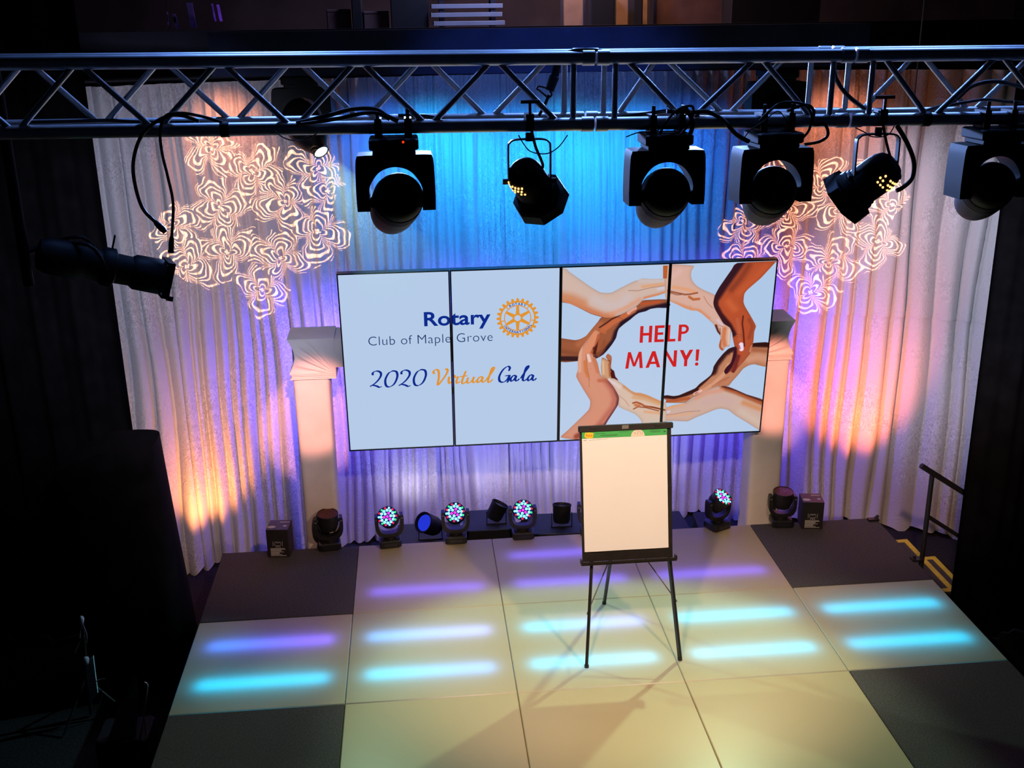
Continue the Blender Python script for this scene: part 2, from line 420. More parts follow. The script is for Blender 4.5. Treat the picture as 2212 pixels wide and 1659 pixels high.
def tray(w, d):
    mb = MB(); t = .012
    mb.box((0, 0, -.17), (w, d, .01))
    for sx in (-1, 1): mb.box((sx*(w/2-t/2), 0, -.10), (t, d, .14))
    for sy in (-1, 1): mb.box((0, sy*(d/2-t/2), -.10), (w-2*t, t, .14))
    return mb
meshes = {}
for r, (ya, yb) in enumerate(ROWS):
    d = ya-yb-g; w_ = C-g
    for c in range(5):
        lit = (r == 1) or (1 <= c <= 3)
        cx, cyy = (c-2)*C, (ya+yb)/2
        if lit:
            k = ('lp', r)
            if k not in meshes:
                meshes[k] = cap(MB(), w_, d, .03, 0).build('light_panel', ACRYLIC, stage, fix=False)
                p = meshes[k]
                meshes[('tr', r)] = tray(w_-.01, d-.01).build('panel_tray', PANELBOX, p).data
            else:
                p = bpy.data.objects.new('light_panel', meshes[k].data); COL.objects.link(p); p.parent = stage
                t_ = bpy.data.objects.new('panel_tray', meshes[('tr', r)]); COL.objects.link(t_); t_.parent = p
            p.location = (cx, cyy, -FZ)
            for q, cols in enumerate(LED.get((c, r), ())):
                if cols is None: continue
                oy = (.245 if q == 0 else -.27)
                mm = ledmat('led_strip_glow', cols[0], cols[1], 5.6 if r else 3.6)
                s_ = MB().box((0, 0, 0), (.95, .13, .012)).build('light_bar', mm, p)
                s_.location = (0, oy*d/1.216, -.062)
        else:
            k = ('cp', r)
            if k not in meshes: meshes[k] = cap(MB(), w_, d, .16, 0).build('carpet_deck', CARPET, stage, fix=False); p = meshes[k]
            else: p = bpy.data.objects.new('carpet_deck', meshes[k].data); COL.objects.link(p); p.parent = stage
            p.location = (cx, cyy, -FZ+.002)
mb = MB()
for x in [(-2.5+i)*C for i in range(6)]:
    mb.box((min(max(x, -3.03), 3.03), (YB+Y3)/2, .6-.21), (.04, YB-Y3-.02, .06))
for y in (YB-.02, Y1, Y2, Y3+.02): mb.box((0, y, .6-.21), (6.06, .04, .06))
mb.build('deck_frame', BLACKPAINT, stage)
for x in [(-2.5+i)*C for i in range(6)]:
    for y in (YB-.06, Y1, Y2, Y3+.06):
        MB().cyl((min(max(x, -2.98), 2.98), y, 0), (min(max(x, -2.98), 2.98), y, .37), .024, n=10).build('leg', BLACKPAINT, stage)
SK = MB()
for (a, b) in (((-3.05, YB-.005), (3.05, YB-.005)), ((-3.045, YB), (-3.045, Y3)), ((3.045, YB), (3.045, Y3)), ((-3.05, Y3+.005), (3.05, Y3+.005))):
    n = 60; pts = []
    for i in range(n+1):
        t = i/n; x = a[0]+(b[0]-a[0])*t; y = a[1]+(b[1]-a[1])*t
        dx, dy = b[0]-a[0], b[1]-a[1]; ln = math.hypot(dx, dy); off = .006*math.sin(t*ln*42)
        pts.append((x-dy/ln*off, y+dx/ln*off))
    for z in (.0, .42): pass
    vs = [(x, y, .01) for x, y in pts]+[(x, y, .43) for x, y in pts]
    SK.add(vs, [(i, i+1, n+2+i, n+1+i) for i in range(n)])
SK.build('skirt', BLACKCLOTH, stage, fix=False)

# ------------------------------------------------------------------ white velvet curtains
PX = [-5.0, -4.3, -3.65, -3.3, -2.4, -1.0, .5, 1.5, 2.6, 3.6, 4.2, 4.7, 5.2]
PY = [1.70, 1.80, 1.93, 2.10, 2.36, 2.60, 2.75, 2.66, 2.42, 2.16, 1.84, 1.70, 1.62]
def path_y(x):
    t = np.interp(x, PX, PY); return t
TOPZ, SEAM = 4.05, 1.715
def fold_fn(x0, x1, wmin, wmax, seed):
    rg = np.random.default_rng(seed); xs = [x0]; am = []
    while xs[-1] < x1:
        wd = rg.uniform(wmin, wmax)*(1.7 if rg.random() < .18 else 1); xs.append(xs[-1]+wd); am.append(wd)
    xs = np.array(xs); am = np.array(am+[wmin])
    ph = rg.uniform(0, 6.28, 6); sk = rg.choice([-1, 1], len(am))*rg.uniform(.3, 1, len(am))
    def f(x, z):
        x = x+.020*np.sin(z*1.3+ph[0]+x*3)+.010*np.sin(z*2.7+ph[1]+x*5)
        i = np.clip(np.searchsorted(xs, x)-1, 0, len(am)-2)
        t = (x-xs[i])/(xs[i+1]-xs[i])
        t = np.clip(t, 0, 1); t = t+.16*np.sin(np.pi*t)*sk[i]; d = np.sin(np.pi*np.clip(t, 0, 1))**.62
        return d*np.minimum(am[i]*.85, .12)
    return f
def cloth(x0, x1, z0, z1, ff, off, hem, name, parent, fine, seed):
    nx = max(24, int((x1-x0)*95)); nz = 26
    X, Z = np.meshgrid(np.linspace(x0, x1, nx), np.linspace(z0, z1, nz))
    ph = np.random.default_rng(seed).uniform(0, 6.28, 5)
    d = ff(X, Z)
    top = np.clip((Z-2.6)/1.5, 0, 1)
    d = d*(1-.45*top*fine)+.014*fine*top*np.sin(X*130+2*np.sin(X*17+ph[1]))
    flare = np.clip((.3-Z)/1.0, 0, 1)
    d = d+.03*flare*np.sin(X*9+ph[2])
    if hem:
        Z = Z+np.where(Z < z0+.35, (1-(Z-z0)/.35)*(.030*np.sin(X*11+ph[3])+.020*np.sin(X*27+ph[4])+.03), 0)
    Y = path_y(X)-d+off
    v = np.stack([X, Y, Z], -1).reshape(-1, 3)
    f = [(j*nx+i, j*nx+i+1, (j+1)*nx+i+1, (j+1)*nx+i) for j in range(nz-1) for i in range(nx-1)]
    me = bpy.data.meshes.new(name); me.from_pydata(v.tolist(), [], f); me.update()
    me.polygons.foreach_set('use_smooth', [True]*len(me.polygons)); me.materials.append(VELVET)
    o = bpy.data.objects.new(name, me); COL.objects.link(o); o.parent = parent
    return o
DR = [(-4.35, -3.40, .10, .20, 0, 'pale velvet curtain at the far left, edge against the black drape'),
      (-3.43, -2.42, .07, .13, .6, 'velvet curtain on the left under the glowing flower pattern and amber light'),
      (-2.45, -1.72, .06, .14, .6, 'violet lit velvet curtain behind the left fabric post'),
      (-1.75, -.33, .045, .10, 1, 'blue lit velvet curtain behind the left half of the video wall'),
      (-.36, 1.42, .045, .10, 1, 'blue lit velvet curtain behind the right half of the video wall'),
      (1.39, 2.30, .07, .14, .6, 'violet lit velvet curtain behind the right fabric post'),
      (2.27, 3.42, .07, .15, .6, 'velvet curtain on the right under the glowing flower pattern and red light'),
      (3.39, 4.95, .10, .21, 0, 'pale velvet curtain at the far right beside the handrail')]
for k, (x0, x1, a, b, fine, lab) in enumerate(DR):
    t = thing('curtain', lab, 'curtain', group='white velvet curtains behind the stage')
    ff = fold_fn(x0, x1, a, b, 40+k); o_ = .012*(k % 2)
    cloth(x0, x1, SEAM, TOPZ+.0, ff, o_, False, 'upper_cloth', t, fine, 40+k)
    cloth(x0, x1, FZ+.005, SEAM+.02, ff, o_+.014, True, 'lower_cloth', t, fine, 60+k)
mb = MB(); pp = [(x, path_y(x)+.03, TOPZ+.005) for x in np.linspace(-4.9, 5.1, 60)]
rod = mb.tube(pp, .022, 10).build('curtain_pipe', FIXBLACK, smooth=50)
rod.location.z = .03; tag(rod, 'black pipe along the top of the white curtains', 'pipe')

# black masking drapes at both sides
def black_drape(x0, x1, y, z0, z1, lab, seed, yslope=0, topedge=None):
    rg = np.random.default_rng(seed); nx = int(abs(x1-x0)*40)+2; nz = 10
    X, Z = np.meshgrid(np.linspace(x0, x1, nx), np.linspace(z0, z1, nz)); p = rg.uniform(0, 6, 4)
    Y = y+yslope*(X-x0)+.05*np.sin(X*17+2*np.sin(X*3+p[0])+.25*Z)+.02*np.sin(X*41+p[1])
    v = np.stack([X, Y, Z], -1).reshape(-1, 3)
    f = [(j*nx+i, j*nx+i+1, (j+1)*nx+i+1, (j+1)*nx+i) for j in range(nz-1) for i in range(nx-1)]
    me = bpy.data.meshes.new('black_drape'); me.from_pydata(v.tolist(), [], f)
    me.polygons.foreach_set('use_smooth', [True]*len(me.polygons)); me.materials.append(BLACKCLOTH)
    o = bpy.data.objects.new('black_drape', me); COL.objects.link(o)
    return tag(o, lab, 'drape', 'black masking drapes')
black_drape(-6.9, -3.60, .90, FZ+.01, 6.9, 'black masking drape hanging on the left of the stage', 3)
black_drape(3.235, 6.9, .02, FZ+.01, 6.9, 'black masking drape hanging on the right past the stairs', 5)
# thing under a black cover in front of the left curtain
cov = MB()
Lc = [(at_y(330, 944, .1), at_y(398, 1260, .1))]
xt = at_y(325, 944, .1); xb = at_y(405, 1290, .1)
levels = 10; n = 28; vs = []
for j in range(levels):
    t = j/(levels-1); z = FZ+.01+(xt.z-.10-FZ)*t
    hw = .50-.16*t; cx = -3.62-.02*t
    rgt = -3.16+(xt.x+3.16)*t*1.0
    for i in range(n):
        a = 2*math.pi*i/n; ca, sa = math.cos(a), math.sin(a)
        e = .45
        px_ = math.copysign(abs(ca)**e, ca); py_ = math.copysign(abs(sa)**e, sa)
        wob = 1+.03*math.sin(5*a+j*.3)*(1-t)
        cxx = rgt-.42*(1-.1*t)
        vs.append((cxx+px_*.42*(1-.1*t)*wob, .28+py_*.30*(1-.2*t)*wob, z-(.16*(px_<0)*t*abs(px_))))
fs = [(j*n+i, j*n+(i+1) % n, (j+1)*n+(i+1) % n, (j+1)*n+i) for j in range(levels-1) for i in range(n)]
fs.append(tuple(range((levels-1)*n, levels*n)))
cov.add(vs, fs)
o = cov.build('covered_speaker', BLACKCLOTH, smooth=60)
tag(o, 'tall bulky shape under a black cloth at the left of the stage', 'covered equipment')

# ------------------------------------------------------------------ fabric-covered goalpost frame carrying the video wall
FABRIC = mat('stretch_fabric', (.80, .72, .68), .75, var=.05, scale=5, spec=.25, sheen=.15)
frame = thing('goalpost_frame', 'square goalpost frame wrapped in pale stretch fabric behind the video wall', 'frame', (0, 1.245, 0))
def post(x0, x1, z1, side):
    # tapering stretch sleeve, slightly waisted, with creases at the hem
    nz, nn = 44, 48; vs = []
    for j in range(nz):
        t = j/(nz-1); z = FZ+.003+t*(z1-FZ)
        waist = 1-.05*math.sin(math.pi*min(1, t*1.05))-.02*t
        cx = (x0+x1)/2; hw = (x1-x0)/2*waist; hd = .16*waist
        for i in range(nn):
            a = 2*math.pi*i/nn; e = .28
            ca, sa = math.cos(a), math.sin(a)
            px_ = math.copysign(abs(ca)**e, ca)*hw; py_ = math.copysign(abs(sa)**e, sa)*hd
            wr = .004*math.exp(-((t-.08)/.05)**2)*math.sin(z*210+a*2)+.003*math.exp(-((t-.95)/.05)**2)*math.sin(z*160+3*a)
            vs.append((cx+px_*(1+wr/.15), .17+py_*(1+wr/.15), z))
    fs = [(j*nn+i, j*nn+(i+1) % nn, (j+1)*nn+(i+1) % nn, (j+1)*nn+i) for j in range(nz-1) for i in range(nn)]
    fs += [tuple(range(nn-1, -1, -1)), tuple(range((nz-1)*nn, nz*nn))]
    return MB().add(vs, fs).build('post', FABRIC, frame, smooth=55)
post(-2.315, -1.99, 1.70, -1); post(1.81, 2.14, 1.70, 1)
def corner(side):
    # pinched corner of the stretch cover: wrinkles fan out from the inner corner to the outer one
    xo, xi = (-2.33, -1.93) if side < 0 else (2.145, 1.745)
    z0, z1 = 1.60, 1.965; nu, nv = 60, 60; mb = MB()
    def pt(u, v, face):
        # u: 0 outer .. 1 inner, v: 0 bottom .. 1 top
        pinch = .035*(4*(v-.12)*(v-.5) if .12 < v < .5 else 0)
        side_in = .055*math.sin(math.pi*min(1, max(0, (v-.16)/.84)))*(1-u)**3 if v > .16 else .02*math.sin(math.pi*v/.16)*(1-u)**3
        x = xo+(xi-xo)*u+(1 if side < 0 else -1)*side_in
        z = z0+(z1-z0)*v
        ang = math.atan2(v-.10, 1.02-u+1e-4); rad = math.hypot(v-.10, 1.02-u)
        wr = .016*math.sin(ang*26)*math.exp(-((ang-.62)/.42)**2)*min(1, rad*2.2)*min(1, (1.15-min(rad, 1.15))*3)
        low = .010*math.sin(v*150)*math.exp(-((v-.1)/.09)**2)*(1-.5*u)
        return x, z, wr+low
    vs = []
    for j in range(nv):
        for i in range(nu):
            x, z, d = pt(i/(nu-1), j/(nv-1), 0); vs.append((x, -.005-d, z))
    k = nu*nv
    for j in range(nv):
        for i in range(nu):
            x, z, d = pt(i/(nu-1), j/(nv-1), 1); vs.append((x, .345+d*.3, z+(.012 if j == nv-1 else 0)))
    fs = [(j*nu+i, j*nu+i+1, (j+1)*nu+i+1, (j+1)*nu+i) for j in range(nv-1) for i in range(nu-1)]
    fs += [(k+j*nu+i, k+(j+1)*nu+i, k+(j+1)*nu+i+1, k+j*nu+i+1) for j in range(nv-1) for i in range(nu-1)]
    edge = [(0, i) for i in range(nu)]+[(j, nu-1) for j in range(1, nv)]+[(nv-1, i) for i in range(nu-2, -1, -1)]+[(j, 0) for j in range(nv-2, 0, -1)]
    for a in range(len(edge)):
        (j0, i0), (j1, i1) = edge[a], edge[(a+1) % len(edge)]
        fs.append((j0*nu+i0, k+j0*nu+i0, k+j1*nu+i1, j1*nu+i1))
    return mb.add(vs, fs).build('corner_cover', FABRIC, frame, smooth=60)
corner(-1); corner(1)
mb = MB(); nx = 60; vs = []
for j in range(nx):
    t = j/(nx-1); x = -1.94+3.69*t; s_ = .015*math.sin(math.pi*t)
    for (y, z) in ((0, 1.70+s_), (.0, 1.955-s_), (.34, 1.965-s_), (.34, 1.70+s_)): vs.append((x, y, z))
mb.add(vs, [(j*4+i, j*4+(i+1) % 4, j*4+4+(i+1) % 4, j*4+4+i) for j in range(nx-1) for i in range(4)]).build('crossbeam_cover', FABRIC, frame, smooth=40)

# ------------------------------------------------------------------ video wall of four upright displays
TVW, TVH = .929, 1.645
TV_B = Vector((.003, 1.165, .945)); TV_T = Vector((.003, .998, 2.578))
TVV = (TV_T-TV_B).normalized(); TVN = Vector((1, 0, 0)).cross(TVV).normalized()   # TVN points to the stage
if TVN.y > 0: TVN = -TVN
tilt = math.atan2(-TVV.y, TVV.z)          # top leans out
def tv_uv(px, py):
    d = Vector(ray(px, py)); o = Vector(CAM_POS)
    t = (TV_B-o).dot(TVN)/d.dot(TVN); p = o+d*t-TV_B
    return p.x, p.dot(TVV)
BEZEL = mat('display_bezel', (.006, .006, .008), .3, spec=.4)
SCREENBG = (181, 203, 232)
SCREENM = emission('screen_white', SCREENBG)
displays = []
names = ('first display from the left, dark blue lettering cut off at its right side', 'second display from the left, with the golden gear emblem',
         'third display from the left, hands reaching in from the left', 'rightmost display, hands reaching in from the right')
bz = .011
for k in range(4):
    x = TV_B.x+(k-1.5)*TVW
    t = thing('display', names[k], 'display', (x, TV_B.y, TV_B.z), (tilt, 0, 0), 'upright displays of the video wall')
    # local: x right, y back, z up along the screen
    MB().box((0, .035, TVH/2), (TVW-.003, .05, TVH)).box((0, .075, TVH/2), (TVW*.6, .05, TVH*.6)).build('housing', BEZEL, t)
    mb = MB()
    for s_ in (-1, 1): mb.box((s_*(TVW/2-.0015-bz/2), .004, TVH/2), (bz, .018, TVH))
    for zc in (bz/2, TVH-bz/2): mb.box((0, .004, zc), (TVW-.003-2*bz, .018, bz))
    mb.build('bezel', BEZEL, t)
    displays.append(t)
mb = MB()   # steel arms from the wall back to the goalpost crossbeam
mnt = thing('display_mount', 'steel rails and arms carrying the four displays on the goalpost frame', 'mount', (0, 1.2, 1.5))
for z in (1.45, 1.90):
    MB().box((0, .0+(.025 if z < 1.6 else -.015), z-1.5), (3.4, .03, .05)).build('rail', FIXBLACK, mnt)

# ---- picture on the two right-hand displays: a ring of hands, painted on a vertex grid of the screen
S1, S2 = 250/2074, 260/2074
def cpx(c, p):
    o = {1: (1200, 570, S1), 2: (1430, 555, S2), 3: (1200, 745, S1), 4: (1420, 740, S1)}[c]
    return tv_uv(o[0]+p[0]*o[2], o[1]+p[1]*o[2])
def P1(c, s):
    v = [int(q) for q in s.replace(',', ' ').split()]
    return [cpx(c, (v[i], v[i+1])) for i in range(0, len(v), 2)]
SHAPES = []
def hand(c, poly, base, strokes, sm=3):
    pts = P1(c, poly) if isinstance(poly, str) else poly
    P = [np.array(p) for p in pts]; n = len(P); out = []
    for i in range(n):
        p0, p1, p2, p3 = P[i-1], P[i], P[(i+1) % n], P[(i+2) % n]
        for k in range(sm):
            t = k/sm
            cr = .5*((2*p1)+(-p0+p2)*t+(2*p0-5*p1+4*p2-p3)*t*t+(-p0+3*p1-3*p2+p3)*t**3)
            out.append(.5*cr+.5*(p1+(p2-p1)*t))
    SHAPES.append((np.array(out), base, [(np.array(P1(cc, s)), w*S1*.0042, f, col, al) for cc, s, w, f, col, al in strokes]))
hand(1, '85,1330 340,1368 440,1350 550,1290 650,1170 760,1040 820,960 1000,940 1130,900 1290,820 1440,740 1530,680 1600,650 1980,635 2040,700 2060,735 2000,790 1830,790 1700,810 1620,850 1500,880 1420,930 1340,1000 1230,1080 1140,1160 1110,1230 1085,1330 1010,1450 920,1562 850,1632 735,1697 600,1692 420,1742 60,1752 60,1330',
     (156, 88, 58), [(1, '60,1700 420,1700', 60, .5, (46, 26, 30), .95), (1, '60,1560 420,1620', 90, .2, (120, 66, 44), .5), (1, '420,1440 620,1280 800,1090', 110, .2, (178, 104, 70), .8),
     (1, '735,1690 920,1560 1060,1390 1110,1230 1200,1100', 95, .35, (42, 24, 38), .95), (1, '1230,1060 1420,920 1640,840 1990,760', 95, .4, (40, 22, 36), .97),
     (1, '850,1190 1050,1040 1250,930 1400,840', 70, .35, (196, 104, 66), .95), (1, '1540,720 1700,700 1860,680', 34, .4, (186, 82, 46), .9), (1, '790,1140 900,1070 1010,990 1150,925', 16, .5, (70, 24, 20), .9),
     (1, '1310,880 1430,800', 36, .65, (226, 164, 142), 1), (1, '1350,880 1430,830', 14, .6, (150, 70, 60), .8), (1, '1120,960 1200,990', 8, .5, (110, 46, 34), .8), (1, '880,1400 830,1560 760,1640', 70, .2, (150, 76, 46), .7),
     (1, '790,1215 860,1190 890,1240', 26, .5, (190, 100, 60), .9), (1, '740,1360 720,1500 700,1600', 40, .4, (70, 24, 20), .85)])
hand(1, '60,95 200,95 230,130 420,265 640,420 800,510 900,522 1010,515 1150,440 1380,325 1560,262 1700,270 2060,280 2060,520 1975,520 1850,565 1600,630 1530,690 1440,770 1280,860 1130,930 1000,965 850,960 640,900 400,780 250,715 60,650',
     (208, 180, 168), [(1, '60,640 300,700 640,860 850,940 1000,950', 130, .15, (204, 118, 76), .75), (1, '60,560 300,610 500,700', 150, .1, (206, 132, 92), .7), (1, '60,668 400,790 640,905 850,965', 18, .5, (120, 62, 44), .7),
     (1, '700,640 900,740 1150,740 1300,600', 150, .1, (206, 186, 184), .8), (1, '1000,900 1280,780 1500,640', 70, .2, (222, 150, 118), .6), (1, '1310,480 1480,482 1700,430 2040,380', 11, .5, (140, 84, 58), .85),
     (1, '1560,410 1760,385 2040,345', 42, .3, (222, 158, 112), .7), (1, '1600,610 1850,545 2040,490', 34, .4, (214, 134, 92), .8), (1, '1840,450 1960,430', 34, .5, (206, 200, 214), .8), (1, '1500,300 2040,300', 60, .2, (202, 190, 190), .7)])
hand(2, '60,150 545,150 510,240 500,330 530,420 590,490 700,560 900,650 990,740 1000,900 1090,1130 1200,1220 1190,1290 1180,1400 1160,1545 1100,1550 1050,1620 1000,1590 980,1530 1010,1400 990,1340 950,1290 890,1160 780,1060 690,980 600,930 510,925 380,880 260,820 130,760 60,700',
     (216, 172, 156), [(2, '60,760 300,830 520,910 640,930 800,1060', 60, .25, (218, 142, 104), .8), (2, '200,520 420,560 560,600', 50, .3, (224, 160, 120), .8), (2, '100,585 250,620 400,650 480,645 610,620', 20, .5, (150, 80, 50), .9),
     (2, '140,620 260,655 330,650', 14, .5, (96, 36, 28), .9), (2, '470,690 540,735 640,725', 32, .4, (186, 100, 54), .9), (2, '720,680 790,800 870,880', 12, .5, (160, 100, 76), .9), (2, '200,330 300,250', 110, .1, (222, 182, 176), .6),
     (2, '1080,1240 1060,1400 1080,1520', 60, .3, (206, 120, 78), .9), (2, '1160,1260 1150,1500', 26, .3, (232, 190, 166), .8), (2, '930,1180 970,1290 990,1330', 26, .5, (90, 36, 26), .95), (2, '1000,1230 1005,1330', 12, .5, (70, 24, 16), .9),
     (2, '1000,1440 1000,1560 1040,1600', 36, .4, (178, 88, 52), .85), (2, '960,1090 1040,1170', 30, .5, (214, 192, 204), .8), (2, '940,1180 1060,1195', 10, .5, (170, 90, 60), .9), (2, '480,830 510,880', 10, .5, (190, 120, 90), .7)])
hand(4, '1720,10 2040,10 1990,430 1740,390 1640,410 1540,470 1450,580 1350,690 1280,775 1180,790 1060,800 900,870 780,930 660,975 560,1040 480,1085 150,1080 160,1040 105,1000 60,985 110,955 180,945 290,960 390,945 520,890 680,820 760,740 880,650 960,580 995,500 1010,430 1080,320 1180,200 1280,110 1390,75 1700,60',
     (192, 128, 96), [(4, '1700,30 2040,40', 80, .4, (48, 20, 18), .95), (4, '1720,130 2000,150', 80, .2, (160, 92, 62), .7), (4, '1640,300 1800,260 1980,300', 120, .15, (208, 150, 122), .8),
     (4, '1390,80 1200,190 1040,400 1000,520', 110, .3, (54, 24, 28), .95), (4, '990,540 860,670 700,810', 56, .4, (58, 26, 24), .95), (4, '700,850 520,920 300,980 130,960', 64, .4, (56, 24, 24), .95),
     (4, '170,1050 330,1040 560,1000', 46, .3, (176, 84, 48), .85), (4, '800,880 1000,750 1200,560 1280,400', 60, .3, (214, 152, 120), .9), (4, '670,920 780,865', 34, .6, (230, 180, 168), 1), (4, '680,920 720,895', 16, .6, (160, 86, 76), .8),
     (4, '980,790 1130,690 1290,620', 10, .5, (110, 50, 36), .9), (4, '1100,740 1250,660', 40, .2, (190, 112, 80), .7), (4, '1330,200 1330,290', 30, .4, (196, 130, 90), .7), (4, '920,770 950,760', 10, .5, (220, 170, 150), .8)])
_h7 = P1(2, '1300,105 2000,70 1960,90 1850,210 1700,370 1480,560 1420,640 1405,770 1430,850 1530,1020 1620,1190 1590,1290 1580,1420 1560,1540')+P1(4, '1700,40 1690,100 1660,200 1560,330 1440,460 1370,550 1310,520 1230,575 1195,520 1230,450 1310,370 1340,290 1370,150 1390,90')+P1(2, '1250,1540 1220,1400 1210,1320 1170,1220 1060,1150 1000,1050 940,950 900,870 885,790 910,670 990,520 1080,390 1200,220')
hand(2, _h7, (182, 80, 46), [(2, '1350,90 1230,260 1060,500 940,680', 120, .35, (52, 24, 34), .95), (2, '920,700 920,850 1000,1000 1150,1180 1230,1330', 80, .35, (58, 24, 30), .95), (2, '1500,150 1350,380 1200,560', 120, .15, (120, 50, 36), .6),
     (2, '1800,160 1550,420 1330,620', 130, .1, (196, 88, 50), .7), (2, '1150,780 1250,900', 130, .1, (204, 100, 58), .7), (2, '1400,1020 1385,1150 1405,1300 1420,1540', 18, .5, (84, 30, 26), .9), (2, '1500,1080 1560,1200 1500,1400', 50, .3, (150, 66, 44), .7),
     (2, '1300,1080 1330,1250 1340,1430', 60, .2, (190, 96, 66), .7), (2, '1280,1330 1380,1350', 10, .5, (110, 46, 34), .7), (2, '1290,1380 1390,1380', 8, .5, (110, 46, 34), .7), (2, '1365,1510 1372,1590', 46, .7, (236, 216, 240), 1), (2, '1330,1530 1345,1580', 16, .6, (176, 90, 96), .9),
     (4, '1380,120 1380,260 1300,430 1230,520', 70, .4, (58, 20, 34), .95), (4, '1450,250 1400,420 1360,520', 60, .3, (110, 40, 40), .9), (4, '1640,120 1560,270 1480,380', 50, .3, (168, 84, 58), .85), (4, '1690,60 1660,160', 22, .4, (206, 130, 100), .8)])
hand(4, '40,1190 160,1165 280,1125 480,1090 620,1010 760,920 900,850 1060,790 1180,780 1280,795 1420,850 1600,930 1960,1070 1960,1660 1820,1570 1600,1430 1400,1310 1270,1210 1150,1185 1050,1200 850,1280 680,1350 540,1415 300,1405 40,1395',
     (206, 172, 158), [(4, '1180,800 1420,880 1650,980 1960,1110', 90, .25, (170, 88, 52), .9), (4, '1180,785 1420,855 1600,935 1960,1070', 30, .5, (84, 38, 34), .9), (4, '1550,1080 1960,1230', 90, .15, (208, 140, 96), .8),
     (4, '1500,1240 1800,1420 1960,1540', 130, .1, (208, 184, 168), .8), (4, '680,1000 900,900 1150,860', 80, .15, (216, 150, 126), .7), (4, '850,1080 1100,1000 1300,1060', 130, .1, (204, 168, 162), .8), (4, '40,1310 300,1285 500,1245 770,1225', 11, .5, (150, 92, 76), .85),
     (4, '120,1330 400,1300 640,1270', 36, .3, (222, 166, 130), .7), (4, '100,1260 210,1240', 36, .5, (214, 200, 212), .8), (4, '180,1180 480,1110', 30, .4, (226, 164, 120), .8)])
hand(3, '900,215 940,160 1000,200 1010,260 995,360 1000,430 1050,470 1075,570 1130,640 990,640 960,400 940,280', (186, 112, 78), [(3, '960,290 990,430', 30, .4, (140, 64, 40), .9), (3, '1010,440 1050,520 1080,610', 46, .4, (72, 24, 28), .95), (3, '1000,520 1020,600', 40, .4, (70, 20, 20), .9)])
hand(3, '830,235 880,240 960,300 985,380 985,500 1000,620 900,610 830,560 815,400', (208, 156, 118), [(3, '850,300 860,520', 36, .2, (224, 184, 150), .8), (3, '960,340 975,560', 22, .4, (170, 92, 54), .8), (3, '835,240 880,250 940,290', 12, .5, (150, 84, 60), .8)])
hand(3, '930,600 1050,605 1130,650 1230,720 1340,810 1430,855 1520,860 1650,900 1780,960 1960,1040 1990,1120 1960,1460 1555,1460 1540,1370 1480,1290 1400,1230 1140,1115 1100,960 1080,890 1000,750',
     (216, 188, 170), [(3, '1240,740 1430,875 1650,930 1900,1030', 60, .3, (206, 142, 96), .85), (3, '1400,940 1600,970 1850,1060', 60, .15, (214, 160, 112), .7), (3, '1390,1045 1450,1028 1530,1058 1600,1100 1750,1120 1960,1170', 24, .4, (168, 84, 46), .95),
     (3, '1400,1150 1480,1110 1620,1125 1850,1185', 16, .5, (150, 76, 46), .9), (3, '1700,1110 1950,1165', 14, .5, (76, 26, 22), .9), (3, '1430,1080 1500,1090', 40, .3, (200, 110, 64), .8), (3, '1140,910 1250,1000 1320,1100', 11, .5, (176, 118, 92), .9),
     (3, '1600,1200 1900,1230', 46, .2, (220, 162, 120), .7), (3, '960,625 1040,690', 30, .5, (226, 206, 206), .8), (3, '1050,680 1150,760', 60, .2, (224, 204, 204), .7), (3, '1700,1350 1900,1400', 120, .1, (206, 188, 172), .7)])
hand(3, '730,-262 790,-225 780,-130 740,-20 690,60 650,160 690,190 730,260 760,340 790,480 830,570 930,620 1040,750 1120,890 1140,960 1120,1080 1040,1210 940,1360 860,1490 700,1560 500,1660 380,1700 90,1659 200,1550 400,1360 590,1170 620,1080 620,1000 560,900 480,770 370,570 400,450 400,300 420,150 480,20 600,-130 690,-240',
     (214, 144, 118), [(3, '930,640 1060,790 1130,960 1110,1090 980,1300 860,1490', 60, .3, (104, 52, 58), .95), (3, '900,650 1010,800 1060,960 1020,1120 860,1330 720,1500', 100, .12, (186, 104, 88), .7), (3, '380,1640 620,1520 860,1470', 90, .3, (150, 66, 52), .8),
     (3, '550,180 565,400 600,560 605,760', 12, .5, (140, 70, 40), .9), (3, '530,300 540,460 580,560', 46, .3, (206, 120, 70), .85), (3, '450,60 430,300 430,470', 60, .2, (226, 168, 140), .8), (3, '700,-230 650,-60 560,120', 60, .25, (222, 140, 98), .8),
     (3, '770,-180 720,0 640,140', 26, .4, (190, 88, 44), .85), (3, '690,60 700,200', 30, .5, (80, 26, 20), .8), (3, '585,190 615,290', 34, .6, (236, 196, 186), 1), (3, '690,260 760,480', 60, .25, (200, 116, 78), .7), (3, '620,430 650,420', 8, .5, (190, 110, 86), .8),
     (3, '780,640 900,640', 60, .2, (186, 98, 70), .7), (3, '640,700 760,900 800,1050', 130, .1, (212, 146, 118), .7), (3, '300,1560 560,1300', 120, .1, (206, 146, 124), .7)])
hand(2, '20,150 100,150 85,372 20,372', (196, 100, 46), [], 1)
hand(4, '60,1420 186,1420 182,1476 60,1476', (124, 66, 54), [], 1)

